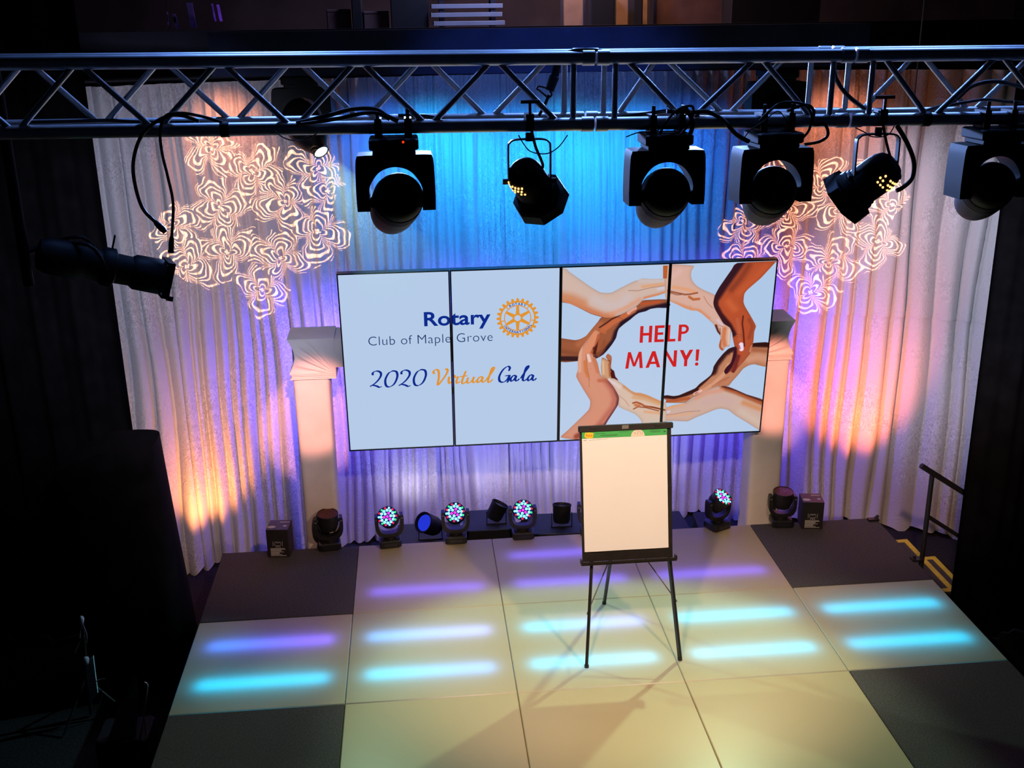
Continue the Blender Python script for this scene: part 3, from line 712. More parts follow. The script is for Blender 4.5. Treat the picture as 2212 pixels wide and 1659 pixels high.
def seg_dist(px, py, a, b):
    d = b-a; L2 = max(1e-12, d@d); t = np.clip(((px-a[0])*d[0]+(py-a[1])*d[1])/L2, 0, 1)
    return np.hypot(px-a[0]-t*d[0], py-a[1]-t*d[1])
def paint(u0, u1, v0, v1, nx, ny):
    U, V = np.meshgrid(np.linspace(u0, u1, nx), np.linspace(v0, v1, ny))
    img = np.empty((ny, nx, 3)); img[:] = SCREENBG
    img += (np.sin(U*2.1+.4)*3+np.cos(V*2.4)*3)[..., None]*np.array([1.2, .6, .3])
    px = (u1-u0)/nx
    for poly, base, strokes in SHAPES:
        lo, hi = poly.min(0)-.01, poly.max(0)+.01
        i0, i1 = np.searchsorted(U[0], lo[0]), np.searchsorted(U[0], hi[0]); j0, j1 = np.searchsorted(V[:, 0], lo[1]), np.searchsorted(V[:, 0], hi[1])
        if i1 <= i0 or j1 <= j0: continue
        u, v = U[j0:j1, i0:i1], V[j0:j1, i0:i1]
        ins = np.zeros(u.shape, bool); dist = np.full(u.shape, 9.0)
        for k in range(len(poly)):
            a, b = poly[k-1], poly[k]
            if abs(a[1]-b[1]) > 1e-12:
                c = ((a[1] > v) != (b[1] > v)) & (u < (b[0]-a[0])*(v-a[1])/(b[1]-a[1])+a[0]); ins ^= c
            dist = np.minimum(dist, seg_dist(u, v, a, b))
        sd = np.where(ins, dist, -dist)
        al = np.clip(sd/px+.5, 0, 1)[..., None]
        colr = np.empty(u.shape+(3,)); colr[:] = base
        colr *= (1-.14*np.exp(-np.clip(dist, 0, 1)/.012))[..., None]
        for pl, wd, hard, c, a_ in strokes:
            dd = np.full(u.shape, 9.0)
            for k in range(len(pl)-1): dd = np.minimum(dd, seg_dist(u, v, pl[k], pl[k+1]))
            thin = wd < 16*S1*.0042
            wgt = a_*(.62 if thin else 1)*np.clip((1-dd/(wd*(.8 if thin else 1)))/max(.02, 1-hard), 0, 1)[..., None]
            wgt = wgt*wgt*(3-2*wgt) if hard < .45 else wgt
            colr = colr*(1-wgt)+np.array(c)*wgt
        img[j0:j1, i0:i1] = img[j0:j1, i0:i1]*(1-al)+colr*al
    return img
def attr_emission():
    M = bpy.data.materials.new('screen_picture'); M.use_nodes = True
    nt = M.node_tree; nt.nodes.clear()
    o = nt.nodes.new('ShaderNodeOutputMaterial'); e = nt.nodes.new('ShaderNodeEmission'); a = nt.nodes.new('ShaderNodeAttribute'); a.attribute_name = 'picture'
    nt.links.new(a.outputs['Color'], e.inputs[0]); M.cycles.emission_sampling = 'NONE'; nt.links.new(e.outputs[0], o.inputs[0]); return M
PICM = attr_emission()
for k, t in enumerate(displays):
    hw = TVW/2-.0015-bz
    if k < 2:
        MB().add([(-hw, .002, bz), (hw, .002, bz), (hw, .002, TVH-bz), (-hw, .002, TVH-bz)], [(0, 1, 2, 3)]).build('screen', SCREENM, t, fix=False)
        continue
    nx, ny = 300, 530; u0 = (k-1.5)*TVW
    img = paint(u0-hw, u0+hw, bz, TVH-bz, nx, ny)
    U, V = np.meshgrid(np.linspace(-hw, hw, nx), np.linspace(bz, TVH-bz, ny))
    v = np.stack([U, np.full_like(U, .002), V], -1).reshape(-1, 3)
    J, I = np.meshgrid(np.arange(ny-1), np.arange(nx-1), indexing='ij'); q = (J*nx+I).ravel()
    f = np.stack([q, q+1, q+nx+1, q+nx], -1)
    me = bpy.data.meshes.new('screen')
    me.vertices.add(len(v)); me.vertices.foreach_set('co', v.ravel())
    me.loops.add(f.size); me.loops.foreach_set('vertex_index', f.ravel().astype(np.int32))
    me.polygons.add(len(f)); me.polygons.foreach_set('loop_start', np.arange(0, f.size, 4, dtype=np.int32))
    me.update(calc_edges=True)
    c = np.clip(img.reshape(-1, 3)/255, 0, 1); c = np.where(c <= .04045, c/12.92, ((c+.055)/1.055)**2.4)
    at = me.color_attributes.new('picture', 'FLOAT_COLOR', 'POINT')
    at.data.foreach_set('color', np.concatenate([c, np.ones((len(c), 1))], 1).astype(np.float32).ravel())
    me.materials.append(PICM); o = bpy.data.objects.new('screen', me); COL.objects.link(o); o.parent = t

# ---- lettering on the screens: vector meshes cut at the display edges
def text_mesh(body, bold=0.0, space=1.0, shear=0):
    cu = bpy.data.curves.new('lettering', 'FONT'); cu.body = body; cu.size = 1; cu.offset = bold; cu.space_character = space; cu.shear = shear
    cu.resolution_u = 6
    o = bpy.data.objects.new('lettering_tmp', cu); COL.objects.link(o)
    dg = bpy.context.evaluated_depsgraph_get(); me = bpy.data.meshes.new_from_object(o.evaluated_get(dg))
    v = np.array([p.co[:2] for p in me.vertices]); f = [tuple(p.vertices) for p in me.polygons]
    bpy.data.objects.remove(o); bpy.data.curves.remove(cu); bpy.data.meshes.remove(me)
    return v, f
def fit(v, u0, u1, w0, w1):
    lo, hi = v.min(0), v.max(0)
    return np.stack([u0+(v[:, 0]-lo[0])/(hi[0]-lo[0])*(u1-u0), w0+(v[:, 1]-lo[1])/(hi[1]-lo[1])*(w1-w0)], 1)
def on_screen(name, v, f, m, layer=0):
    # v in wall coordinates (metres from the bottom centre); cut into one mesh per display
    for k, t in enumerate(displays):
        u0 = (k-1.5)*TVW; hw = TVW/2-.0015-bz
        if v[:, 0].max() < u0-hw or v[:, 0].min() > u0+hw: continue
        bm = bmesh.new(); vv = [bm.verts.new((p[0]-u0, -.0004-.0004*layer, p[1])) for p in v]
        for q in f:
            try: bm.faces.new([vv[i] for i in q])
            except ValueError: pass
        for s_ in (-1, 1):
            ge = bm.verts[:]+bm.edges[:]+bm.faces[:]
            bmesh.ops.bisect_plane(bm, geom=ge, plane_co=(s_*hw, 0, 0), plane_no=(s_, 0, 0), clear_outer=True)
        if not bm.faces: bm.free(); continue
        bmesh.ops.recalc_face_normals(bm, faces=bm.faces)
        me = bpy.data.meshes.new(name); bm.to_mesh(me); bm.free(); me.materials.append(m)
        o = bpy.data.objects.new(name, me); COL.objects.link(o); o.parent = t
        if name.startswith(('lettering', 'emblem_letter')): o['kind'] = 'stuff'
def rect(px0, py0, px1, py1): 
    a, b = tv_uv(px0, py0), tv_uv(px1, py1); return a[0], b[0], b[1], a[1]
NAVY = emission('screen_navy', (10, 42, 140)); SLATE = emission('screen_slate', (22, 48, 100)); GOLD = emission('screen_gold', (224, 148, 48)); RED = emission('screen_red', (206, 34, 34))
k5 = 440/2212
def c5(x, y): return tv_uv(780+x*k5, 630+y*k5)
def txt(name, body, xl, xr, yt_l, yb_l, m, bold=0, space=1.0):
    v, f = text_mesh(body, bold, space); a = c5(xl, yb_l); b = c5(xl, yt_l); c = c5(xr, yb_l)
    on_screen(name, fit(v, a[0], c[0], a[1], b[1]), f, m)
def txt_px(name, body, x0, x1, ytop, ybot, m, bold=0, space=1.0):
    a = tv_uv(x0, ybot); b = tv_uv(x0, ytop); c = tv_uv(x1, ybot)
    v, f = text_mesh(body, bold, space); on_screen(name, fit(v, a[0], c[0], a[1], b[1]), f, m)
# bounding boxes taken level in the wall plane
txt('lettering_title', 'Rotary', 688, 1408, 222, 425, NAVY, .022, 1.02)
txt('lettering_subtitle', 'Club of Maple Grove', 84, 1430, 490, 618, SLATE, -.012, 1.06)
def block_text(name, body, x0, x1, ytop, ybot, m):
    # geometric sans capitals built from bars: unit cap height
    w = .185
    def bar(a, b, wd=w):
        a, b = np.array(a, float), np.array(b, float); d = (b-a)/np.linalg.norm(b-a); n = np.array([-d[1], d[0]])*wd/2
        return [a+n, a-n, b-n, b+n]
    G = {'H': (.70, [[(0, 0), (w, 0), (w, 1), (0, 1)], [(.70-w, 0), (.70, 0), (.70, 1), (.70-w, 1)], [(w, .42), (.70-w, .42), (.70-w, .58), (w, .58)]]),
         'E': (.56, [[(0, 0), (w, 0), (w, 1), (0, 1)], [(w, 0), (.56, 0), (.56, .16), (w, .16)], [(w, .43), (.50, .43), (.50, .58), (w, .58)], [(w, .84), (.56, .84), (.56, 1), (w, 1)]]),
         'L': (.52, [[(0, 0), (w, 0), (w, 1), (0, 1)], [(w, 0), (.52, 0), (.52, .16), (w, .16)]]),
         'N': (.78, [[(0, 0), (w, 0), (w, 1), (0, 1)], [(.78-w, 0), (.78, 0), (.78, 1), (.78-w, 1)], [(w, 1), (0, 1), (.78-w, 0), (.78, 0)]]),
         'Y': (.78, [[(.39-w/2, 0), (.39+w/2, 0), (.39+w/2, .45), (.39-w/2, .45)], [(0, 1), (.21, 1), (.39+w/2, .45), (.39-w/2, .38)], [(.57, 1), (.78, 1), (.39+w/2, .38), (.39-w/2, .45)]]),
         'A': (.86, [[(0, 0), (.195, 0), (.53, 1), (.34, 1)], [(.86, 0), (.665, 0), (.34, 1), (.53, 1)], [(.22, .22), (.64, .22), (.60, .36), (.26, .36)]]),
         'M': (1.02, [[(0, 0), (.185, 0), (.285, 1), (.12, 1)], [(1.02, 0), (.835, 0), (.735, 1), (.90, 1)], [(.13, 1), (.285, 1), (.58, .12), (.44, .12)], [(.89, 1), (.735, 1), (.44, .12), (.58, .12)]]),
         '!': (.22, [[(.03, .30), (.19, .30), (.21, 1), (.01, 1)], [(.11+.105*math.cos(q), .105+.105*math.sin(q)) for q in np.linspace(0, 2*math.pi, 14, endpoint=False)]])}
    o = [(.30+.30*math.sin(q), .715+.285*math.cos(q)) for q in np.linspace(0, math.pi, 12)]; i_ = [(.30+.14*math.sin(q), .715+.135*math.cos(q)) for q in np.linspace(0, math.pi, 12)]
    o = [(.0, 1)]+o+[(.0, .43)]; i_ = [(.0, .85)]+i_+[(.0, .58)]
    G['P'] = (.60, [[(0, 0), (w, 0), (w, 1), (0, 1)]]+[[o[k], o[k+1], i_[k+1], i_[k]] for k in range(len(o)-1)])
    V, F, x = [], [], 0
    for ch in body:
        wd, polys = G[ch]
        for p in polys: b = len(V); V += [np.array((x+q[0], q[1])) for q in p]; F.append(tuple(range(b, b+len(p))))
        x += wd+.15
    a = tv_uv(x0, ybot); b = tv_uv(x0, ytop); c = tv_uv(x1, ybot)
    on_screen(name, fit(np.array(V), a[0], c[0], a[1], b[1]), F, m)
block_text('lettering_upper_line', 'HELP', 1381.5, 1486, 704.5, 740.5, RED)
block_text('lettering_lower_line', 'MANY!', 1350.5, 1508, 761, 796.5, RED)
def ribbon(paths, wmax, m, name):
    # broad-nib pen strokes
    V, F = [], []
    nib = np.array([math.cos(R(20)), math.sin(R(20))])
    for pts in paths:
        P = np.array(smooth_path([c5(*p) for p in pts], 7)); n = len(P)
        T = np.gradient(P, axis=0); T /= np.linalg.norm(T, axis=1)[:, None]+1e-9; Nn = np.stack([-T[:, 1], T[:, 0]], 1)
        wd = wmax*(.30+.70*np.abs(Nn@nib)); wd *= np.clip(np.minimum(np.arange(n), np.arange(n)[::-1])/3+.35, 0, 1)
        b = len(V); V += list(P+Nn*wd[:, None]/2)+list(P-Nn*wd[:, None]/2)
        F += [(b+i, b+i+1, b+n+i+1, b+n+i) for i in range(n-1)]
    on_screen(name, np.array(V), F, m)
two = [(130, 908), (126, 886), (148, 867), (182, 863), (212, 880), (214, 915), (188, 958), (148, 998), (98, 1030), (128, 1018), (165, 1024), (200, 1038), (226, 1028)]
zero = [(350, 861), (300, 885), (264, 955), (272, 1020), (312, 1033), (362, 998), (393, 925), (385, 872), (345, 860), (330, 866)]
sh = lambda p, dx, dy: [(x+dx, y+dy) for x, y in p]
av = [(1322, 932), (1292, 925), (1262, 962), (1272, 986), (1300, 966), (1324, 930), (1312, 968), (1330, 982), (1358, 958)]
ribbon([two, zero, sh(two, 312, -10), sh(zero, 310, -14)], .021, NAVY, 'lettering_script_digits')
ribbon([[(796, 895), (786, 868), (812, 846), (840, 862), (844, 930), (833, 1014), (872, 972), (920, 905), (940, 858), (926, 838), (914, 850)],
        [(958, 920), (950, 970), (962, 996), (990, 972)], [(990, 970), (1012, 912), (1022, 930), (1050, 928), (1036, 968), (1044, 994), (1078, 972)],
        [(1140, 858), (1110, 930), (1096, 982), (1112, 998), (1146, 974)], [(1062, 926), (1160, 912)], [(1166, 930), (1150, 976), (1170, 992), (1208, 962), (1226, 925), (1212, 972), (1230, 986), (1262, 962)],
        av, [(1355, 960), (1402, 902), (1440, 842), (1440, 822), (1420, 836), (1392, 918), (1378, 968), (1394, 984), (1432, 950)]], .021, GOLD, 'lettering_script_gold')
ribbon([[(1602, 862), (1616, 828), (1592, 812), (1542, 848), (1502, 918), (1506, 972), (1548, 982), (1588, 952), (1612, 908), (1598, 966), (1582, 988)], [(1560, 916), (1618, 906)], sh(av, 362, -14),
        [(1730, 945), (1780, 872), (1816, 822), (1812, 806), (1790, 830), (1766, 908), (1756, 954), (1774, 966), (1800, 948)], sh(av, 548, -20)], .021, NAVY, 'lettering_script_blue')
# gear emblem
gc = np.array(c5(1700, 287)); GR = (c5(1930, 287)[0]-c5(1470, 287)[0])/2
pol = lambda r, a: gc+r*np.array([math.sin(a), math.cos(a)])
def annulus(r0, r1, a0, a1, n=40):
    A = np.linspace(a0, a1, n); V = [pol(r0, a) for a in A]+[pol(r1, a) for a in A]
    return np.array(V), [(i, i+1, n+i+1, n+i) for i in range(n-1)]
V, F = annulus(.775*GR, .86*GR, 0, 2*math.pi, 97)
on_screen('emblem_gear_ring', V, F, GOLD, 0)
V, F = [], []
for k in range(24):
    a = 2*math.pi*k/24; b = len(V)
    for (r_, da) in ((.84, -.082), (.92, -.075), (.985, -.045), (1.0, -.02), (1.0, .02), (.985, .045), (.92, .075), (.84, .082)): V.append(pol(r_*GR, a+da))
    F.append(tuple(range(b, b+8)))
on_screen('emblem_teeth', np.array(V), F, GOLD, 1)
V, F = annulus(.60*GR, .645*GR, 0, 2*math.pi, 97); on_screen('emblem_inner_ring', V, F, GOLD, 0)
V, F = [], []
for k in range(6):
    a = math.pi/3*k; b = len(V)
    d = np.array([math.sin(a), math.cos(a)]); n_ = np.array([d[1], -d[0]])
    V += [gc+d*GR*.18-n_*GR*.095, gc+d*GR*.62-n_*GR*.06, gc+d*GR*.62+n_*GR*.06, gc+d*GR*.18+n_*GR*.095]; F.append((b, b+1, b+2, b+3))
on_screen('emblem_spokes', np.array(V), F, GOLD, 0)
V, F = annulus(.15*GR, .235*GR, 0, 2*math.pi, 49); on_screen('emblem_hub', V, F, GOLD, 1)
for a in (-.75, .75, -1.75, 1.75):
    V, F = annulus(.62*GR, .80*GR, a-.035, a+.035, 4); on_screen('emblem_bar', V, F, GOLD, 1)
def ring_text(body, amid, span, r, up, name):
    n = len(body); sz = .115*GR
    V, F = [], []
    for i, ch in enumerate(body):
        a = amid+(i-(n-1)/2)*span/(n-1)*(1 if up else -1)
        v, f = text_mesh(ch, .03); v = v-(v.min(0)+v.max(0))/2; v = v*sz/.72
        e1 = np.array([math.cos(a), -math.sin(a)]); e2 = np.array([math.sin(a), math.cos(a)])
        if not up: e1, e2 = -e1, -e2
        c_ = pol(r*GR, a); b = len(V)
        V += [c_+p[0]*e1+p[1]*e2 for p in v]; F += [tuple(q+b for q in g_) for g_ in f]
    on_screen(name, np.array(V), F, NAVY, 2)
ring_text('ROTARY', 0, 1.0, .71, True, 'emblem_lettering_top'); ring_text('INTERNATIONAL', math.pi, 2.05, .71, False, 'emblem_lettering_bottom')

# ------------------------------------------------------------------ front lighting truss (three bolted lengths)
TY, TB = -3.65, -3.41
TZ = 4.421; TD = .240; TS = .0072
def tx(px, back=False): return at_y(px, 200, TB if back else TY).x
J1, J2 = tx(1285), tx(1838)
def tz(x): return TZ-TS*x
def truss(x0, x1, label, fnodes, bnodes, ends):
    t = thing('truss_length', label, 'truss', (x0, TY, tz(x0)-TD), (0, TS, 0), 'box truss lengths over the stage front')
    L_ = x1-x0; dy = TB-TY
    for y in (0, dy):
        for z in (0, TD):
            MB().cyl((.004, y, z), (L_-.004, y, z), .025, n=20).build('chord', ALU, t, smooth=50)
    def br(a, b, y, name='brace'): MB().cyl((a[0]-x0, y, a[1]), (b[0]-x0, y, b[1]), .0112, n=12).build(name, ALU, t, smooth=50)
    for nodes, y in ((fnodes, 0), (bnodes, dy)):
        for (a, za), (b, zb) in zip(nodes[:-1], nodes[1:]):
            s_ = 1 if b > a else -1
            br((a+.022*s_, .018 if za == 0 else TD-.018), (b-.022*s_, .018 if zb == 0 else TD-.018), y)
    for e in ends:
        for y in (0, dy): br((e, .02), (e, TD-.02), y, 'end_post')
        for z in (.0, TD): MB().cyl((e-x0, .02, z), (e-x0, dy-.02, z), .0085, n=10).build('end_post', ALU, t, smooth=50)
    for e in (0, L_):
        if abs(x0+e-J1) < .01 or abs(x0+e-J2) < .01:
            s_ = 1 if e == 0 else -1
            for y in (0, dy):
                for z in (0, TD): MB().cyl((e+s_*.006, y, z), (e+s_*.05, y, z), .0285, n=20).build('coupler', ALU, t, smooth=50)
    return t
def zig(start, period, n, first):
    out = []; x = start; up = first
    for i in range(n): out.append((x, TD if up else 0)); x += period; up = not up
    return out
p_ = (tx(1068)-tx(175))/6
xa = tx(175)-10*p_
fa = [q for q in zig(xa, p_, 30, True) if q[0] < tx(1225)]
ba = [q for q in zig(tx(66, True)-10*p_, p_, 30, True) if q[0] < tx(1205, True)]
truss(-4.9, J1, 'long box truss length on the left carrying two black lights', fa, ba, [tx(1238)])
fb = [(tx(1345), TD), (tx(1487), 0), (tx(1633), TD), (tx(1765), 0)]
bb = [(tx(1310, True)+.03, 0), (tx(1425, True), TD), (tx(1570, True), 0), (tx(1700, True), TD)]
truss(J1, J2, 'short box truss length in the middle between two bolted joints', fb, bb, [tx(1328), tx(1795)])
fc = [(tx(1895), TD)]+[(tx(1895)+p_*(i+.9), 0 if i % 2 == 0 else TD) for i in range(9)]
bc = [(tx(1855, True), 0)]+[(tx(1855, True)+p_*(i+.95), TD if i % 2 == 0 else 0) for i in range(9)]
truss(J2, 3.4, 'box truss length on the right running out of the picture', fc, bc, [tx(1880)])
# steel end towers carrying the truss (out at both sides)
for x, lab in ((-4.75, 'dark truss tower holding up the left end'), (3.25, 'dark truss tower holding up the right end')):
    t = thing('truss_tower', lab, 'truss', (x, (TY+TB)/2, FZ), group='truss towers')
    for a in (-.12, .12):
        for b in (-.12, .12): MB().cyl((a, b, .02), (a, b, tz(x)-TD-.03-FZ), .025, n=12).build('chord', FIXBLACK2, t, smooth=50)
    for i in range(18):
        z = .15+i*.25; s_ = 1 if i % 2 else -1
        MB().cyl((-.12*s_, -.12, z), (.12*s_, -.12, z+.25), .008, n=8).build('brace', FIXBLACK2, t, smooth=50)
    MB().box((0, 0, .012), (.5, .5, .024)).build('base_plate', FIXBLACK2, t)
ZB = lambda x: tz(x)-TD-.025      # underside of the lower chord

# ------------------------------------------------------------------ moving-head lights hung on the truss
def moving_head(name, label, loc, aim, s=1.0, group=None, lit=None, rotz=0, redled=False, chord_r=.025, nose=1.0):
    t = thing(name, label, 'stage light', loc, (0, 0, rotz), group)
    mb = MB().cbox((0, 0, -.022*s), (.182*s, .17*s, .040*s), .008*s).cbox((0, 0, -.050*s), (.158*s, .15*s, .022*s), .006*s)
    mb.build('base', FIXBLACK, t)
    MB().box((-.05*s, -.086*s, -.022*s), (.05*s, .004*s, .02*s)).build('control_panel', LENSGLASS, t)
    if redled: MB().cyl((.035*s, -.085*s, -.012*s), (.035*s, -.089*s, -.012*s), .004*s, n=10).build('indicator', emission('red_indicator', (255, 40, 10), 3), t)
    out = [(-.128, -.062), (.128, -.062), (.142, -.078), (.146, -.20), (.140, -.262), (.128, -.268), (.095, -.268), (.095, -.19)]
    out += [(.104*math.cos(a)*.97, -.19+.085*math.sin(a)) for a in np.linspace(.12, math.pi-.12, 15)]
    out += [(-.095, -.19), (-.095, -.268), (-.128, -.268), (-.140, -.262), (-.146, -.20), (-.142, -.078)]
    # yoke as strips (arched plate) so that the opening stays open
    o_top = [(-.146, -.268), (-.1475, -.20), (-.143, -.078), (-.126, -.062), (-.06, -.061), (0, -.061), (.06, -.061), (.126, -.062), (.143, -.078), (.1475, -.20), (.146, -.268)]
    inn = [(-.098, -.268), (-.099, -.225), (-.099, -.186), (-.082, -.150), (-.05, -.118), (0, -.105), (.05, -.118), (.082, -.150), (.099, -.186), (.099, -.225), (.098, -.268)]
    # resample both borders
    def rs(p, n=41):
        p = np.array(smooth_path([(a, b, 0) for a, b in p], 6))[:, :2]; d = np.r_[0, np.cumsum(np.linalg.norm(np.diff(p, axis=0), axis=1))]
        return np.stack([np.interp(np.linspace(0, d[-1], n), d, p[:, i]) for i in (0, 1)], 1)
    A, B = rs(o_top), rs(inn); n = len(A); hd = .062*s; vs = []; 
    for y in (-hd, hd):
        vs += [(a[0]*s, y, a[1]*s) for a in A]+[(b[0]*s, y, b[1]*s) for b in B]
    fs = []
    for i in range(n-1):
        fs += [(i, n+i, n+i+1, i+1), (2*n+i, 2*n+i+1, 3*n+i+1, 3*n+i), (i, i+1, 2*n+i+1, 2*n+i), (n+i, 3*n+i, 3*n+i+1, n+i+1)]
    fs += [(0, 2*n, 3*n, n), (n-1, 2*n-1, 4*n-1, 3*n-1)]
    MB().add(vs, fs).build('yoke', FIXBLACK, t, smooth=40)
    c = Vector((0, 0, -.245*s)); d = Vector(aim).normalized()
    rm = Matrix.Rotation(-rotz, 3, 'Z'); d = rm @ d
    pr = [(-.135, .02), (-.13, .055), (-.115, .078), (-.085, .090), (-.02, .094), (.06, .093), (.12, .09*(nose*.5+.5)), (.165, .084*nose), (.185, .080*nose)]
    h = MB().lathe([(a*s, b*s) for a, b in pr], c, d, 36).build('head', FIXBLACK, t, smooth=45)
    f1 = c+d*(.186*s)
    MB().lathe([(0, .079*s*nose), (.006*s, .079*s*nose), (.006*s, .070*s*nose), (.0, .070*s*nose)], f1, d, 32).build('lens_ring', FIXBLACK2, h, smooth=40)
    MB().lathe([(0, .070*s*nose), (.004*s, .064*s*nose), (.007*s, .035*s*nose), (.008*s, .001)], f1, d, 28).build('lens', lit or LENSGLASS, h, smooth=60)
    for k in range(5): MB().lathe([(0, .0955*s), (.004*s, .0955*s)], c+d*((-.05+k*.014)*s), d, 32).build('cooling_fin', FIXBLACK2, h, smooth=40)
    for s_ in (-1, 1): MB().cyl((s_*.10*s, 0, c.z), (s_*.088*s, 0, c.z), .022*s, n=16).build('pivot', FIXBLACK2, t, smooth=40)
    for s_ in (-1, 1):
        z0 = .0
        MB().box((s_*.055*s, 0, .004), (.028*s, .05, .012)).box((s_*.055*s, .034, chord_r+.004), (.026*s, .012, chord_r*2+.012)).box((s_*.055*s, -.034, chord_r+.004), (.026*s, .012, chord_r*2+.012)).box((s_*.055*s, 0, 2*chord_r+.012), (.026*s, .08, .012)).cyl((s_*.055*s, -.034, 2*chord_r+.016), (s_*.055*s, -.034, 2*chord_r+.052), .007, n=8).build('clamp', FIXBLACK2, t)
    return t
GRP = 'moving head lights under the front truss'
def hx(px): return at_y(px, 290, TY).x
for px, lab, aim, rz, red in ((850, 'black moving head light farthest left on the truss, red indicator lit', (-.15, .93, -.42), 0, True),
                              (1437, 'black moving head light under the middle truss length, cables heaped above it', (.05, .93, -.42), 0, False),
                              (1671, 'black moving head light beside the right truss joint, in front of the flower pattern', (.16, .93, -.42), .06, False),
                              (2146, 'black moving head light farthest right on the truss, partly against the black drape', (.25, .92, -.42), .05, False)):
    x = hx(px); moving_head('moving_head', lab, (x, TY, ZB(x)-.010), aim, 1.0, GRP, None, rz, red)
GLOW = emission('lit_lens', (226, 255, 240), 1.6)
zL = HB_L.z
moving_head('moving_head', 'lit moving head upstage left shining a pale teal beam', HB_L, lens_of(HB_L, AIM_L)[1], 1.62, 'moving heads above the curtains', GLOW, 0, nose=.52)
moving_head('moving_head', 'moving head upstage right half hidden behind the truss', HB_R, lens_of(HB_R, AIM_R)[1], 1.62, 'moving heads above the curtains', GLOW, 0, nose=.52)
# black wrapped upstage truss that carries them
ub = MB(); nx = 80; vs = []
xl, xr = -2.75, 2.62
for j in range(nx):
    t_ = j/(nx-1); x = xl+(xr-xl)*t_; sag = .035*math.sin(math.pi*t_)+.006*math.sin(x*23)
    for (y, z) in ((1.31, zL+.006-.012*math.sin(math.pi*t_)), (1.31, 4.47), (1.66, 4.47), (1.66, zL+.006-.012*math.sin(math.pi*t_))): vs.append((x, y, z))
ub.add(vs, [(j*4+i, j*4+(i+1) % 4, j*4+4+(i+1) % 4, j*4+4+i) for j in range(nx-1) for i in range(4)]+[(0, 1, 2, 3), tuple((nx-1)*4+i for i in (3, 2, 1, 0))])
tag(ub.build('wrapped_truss', mat('haze_blue_cloth', (.045, .055, .14), .9, var=.25, scale=4), smooth=40), 'dark cloth wrapped truss above the blue lit curtains', 'truss')  # black cloth coloured navy in place of the blue haze before it

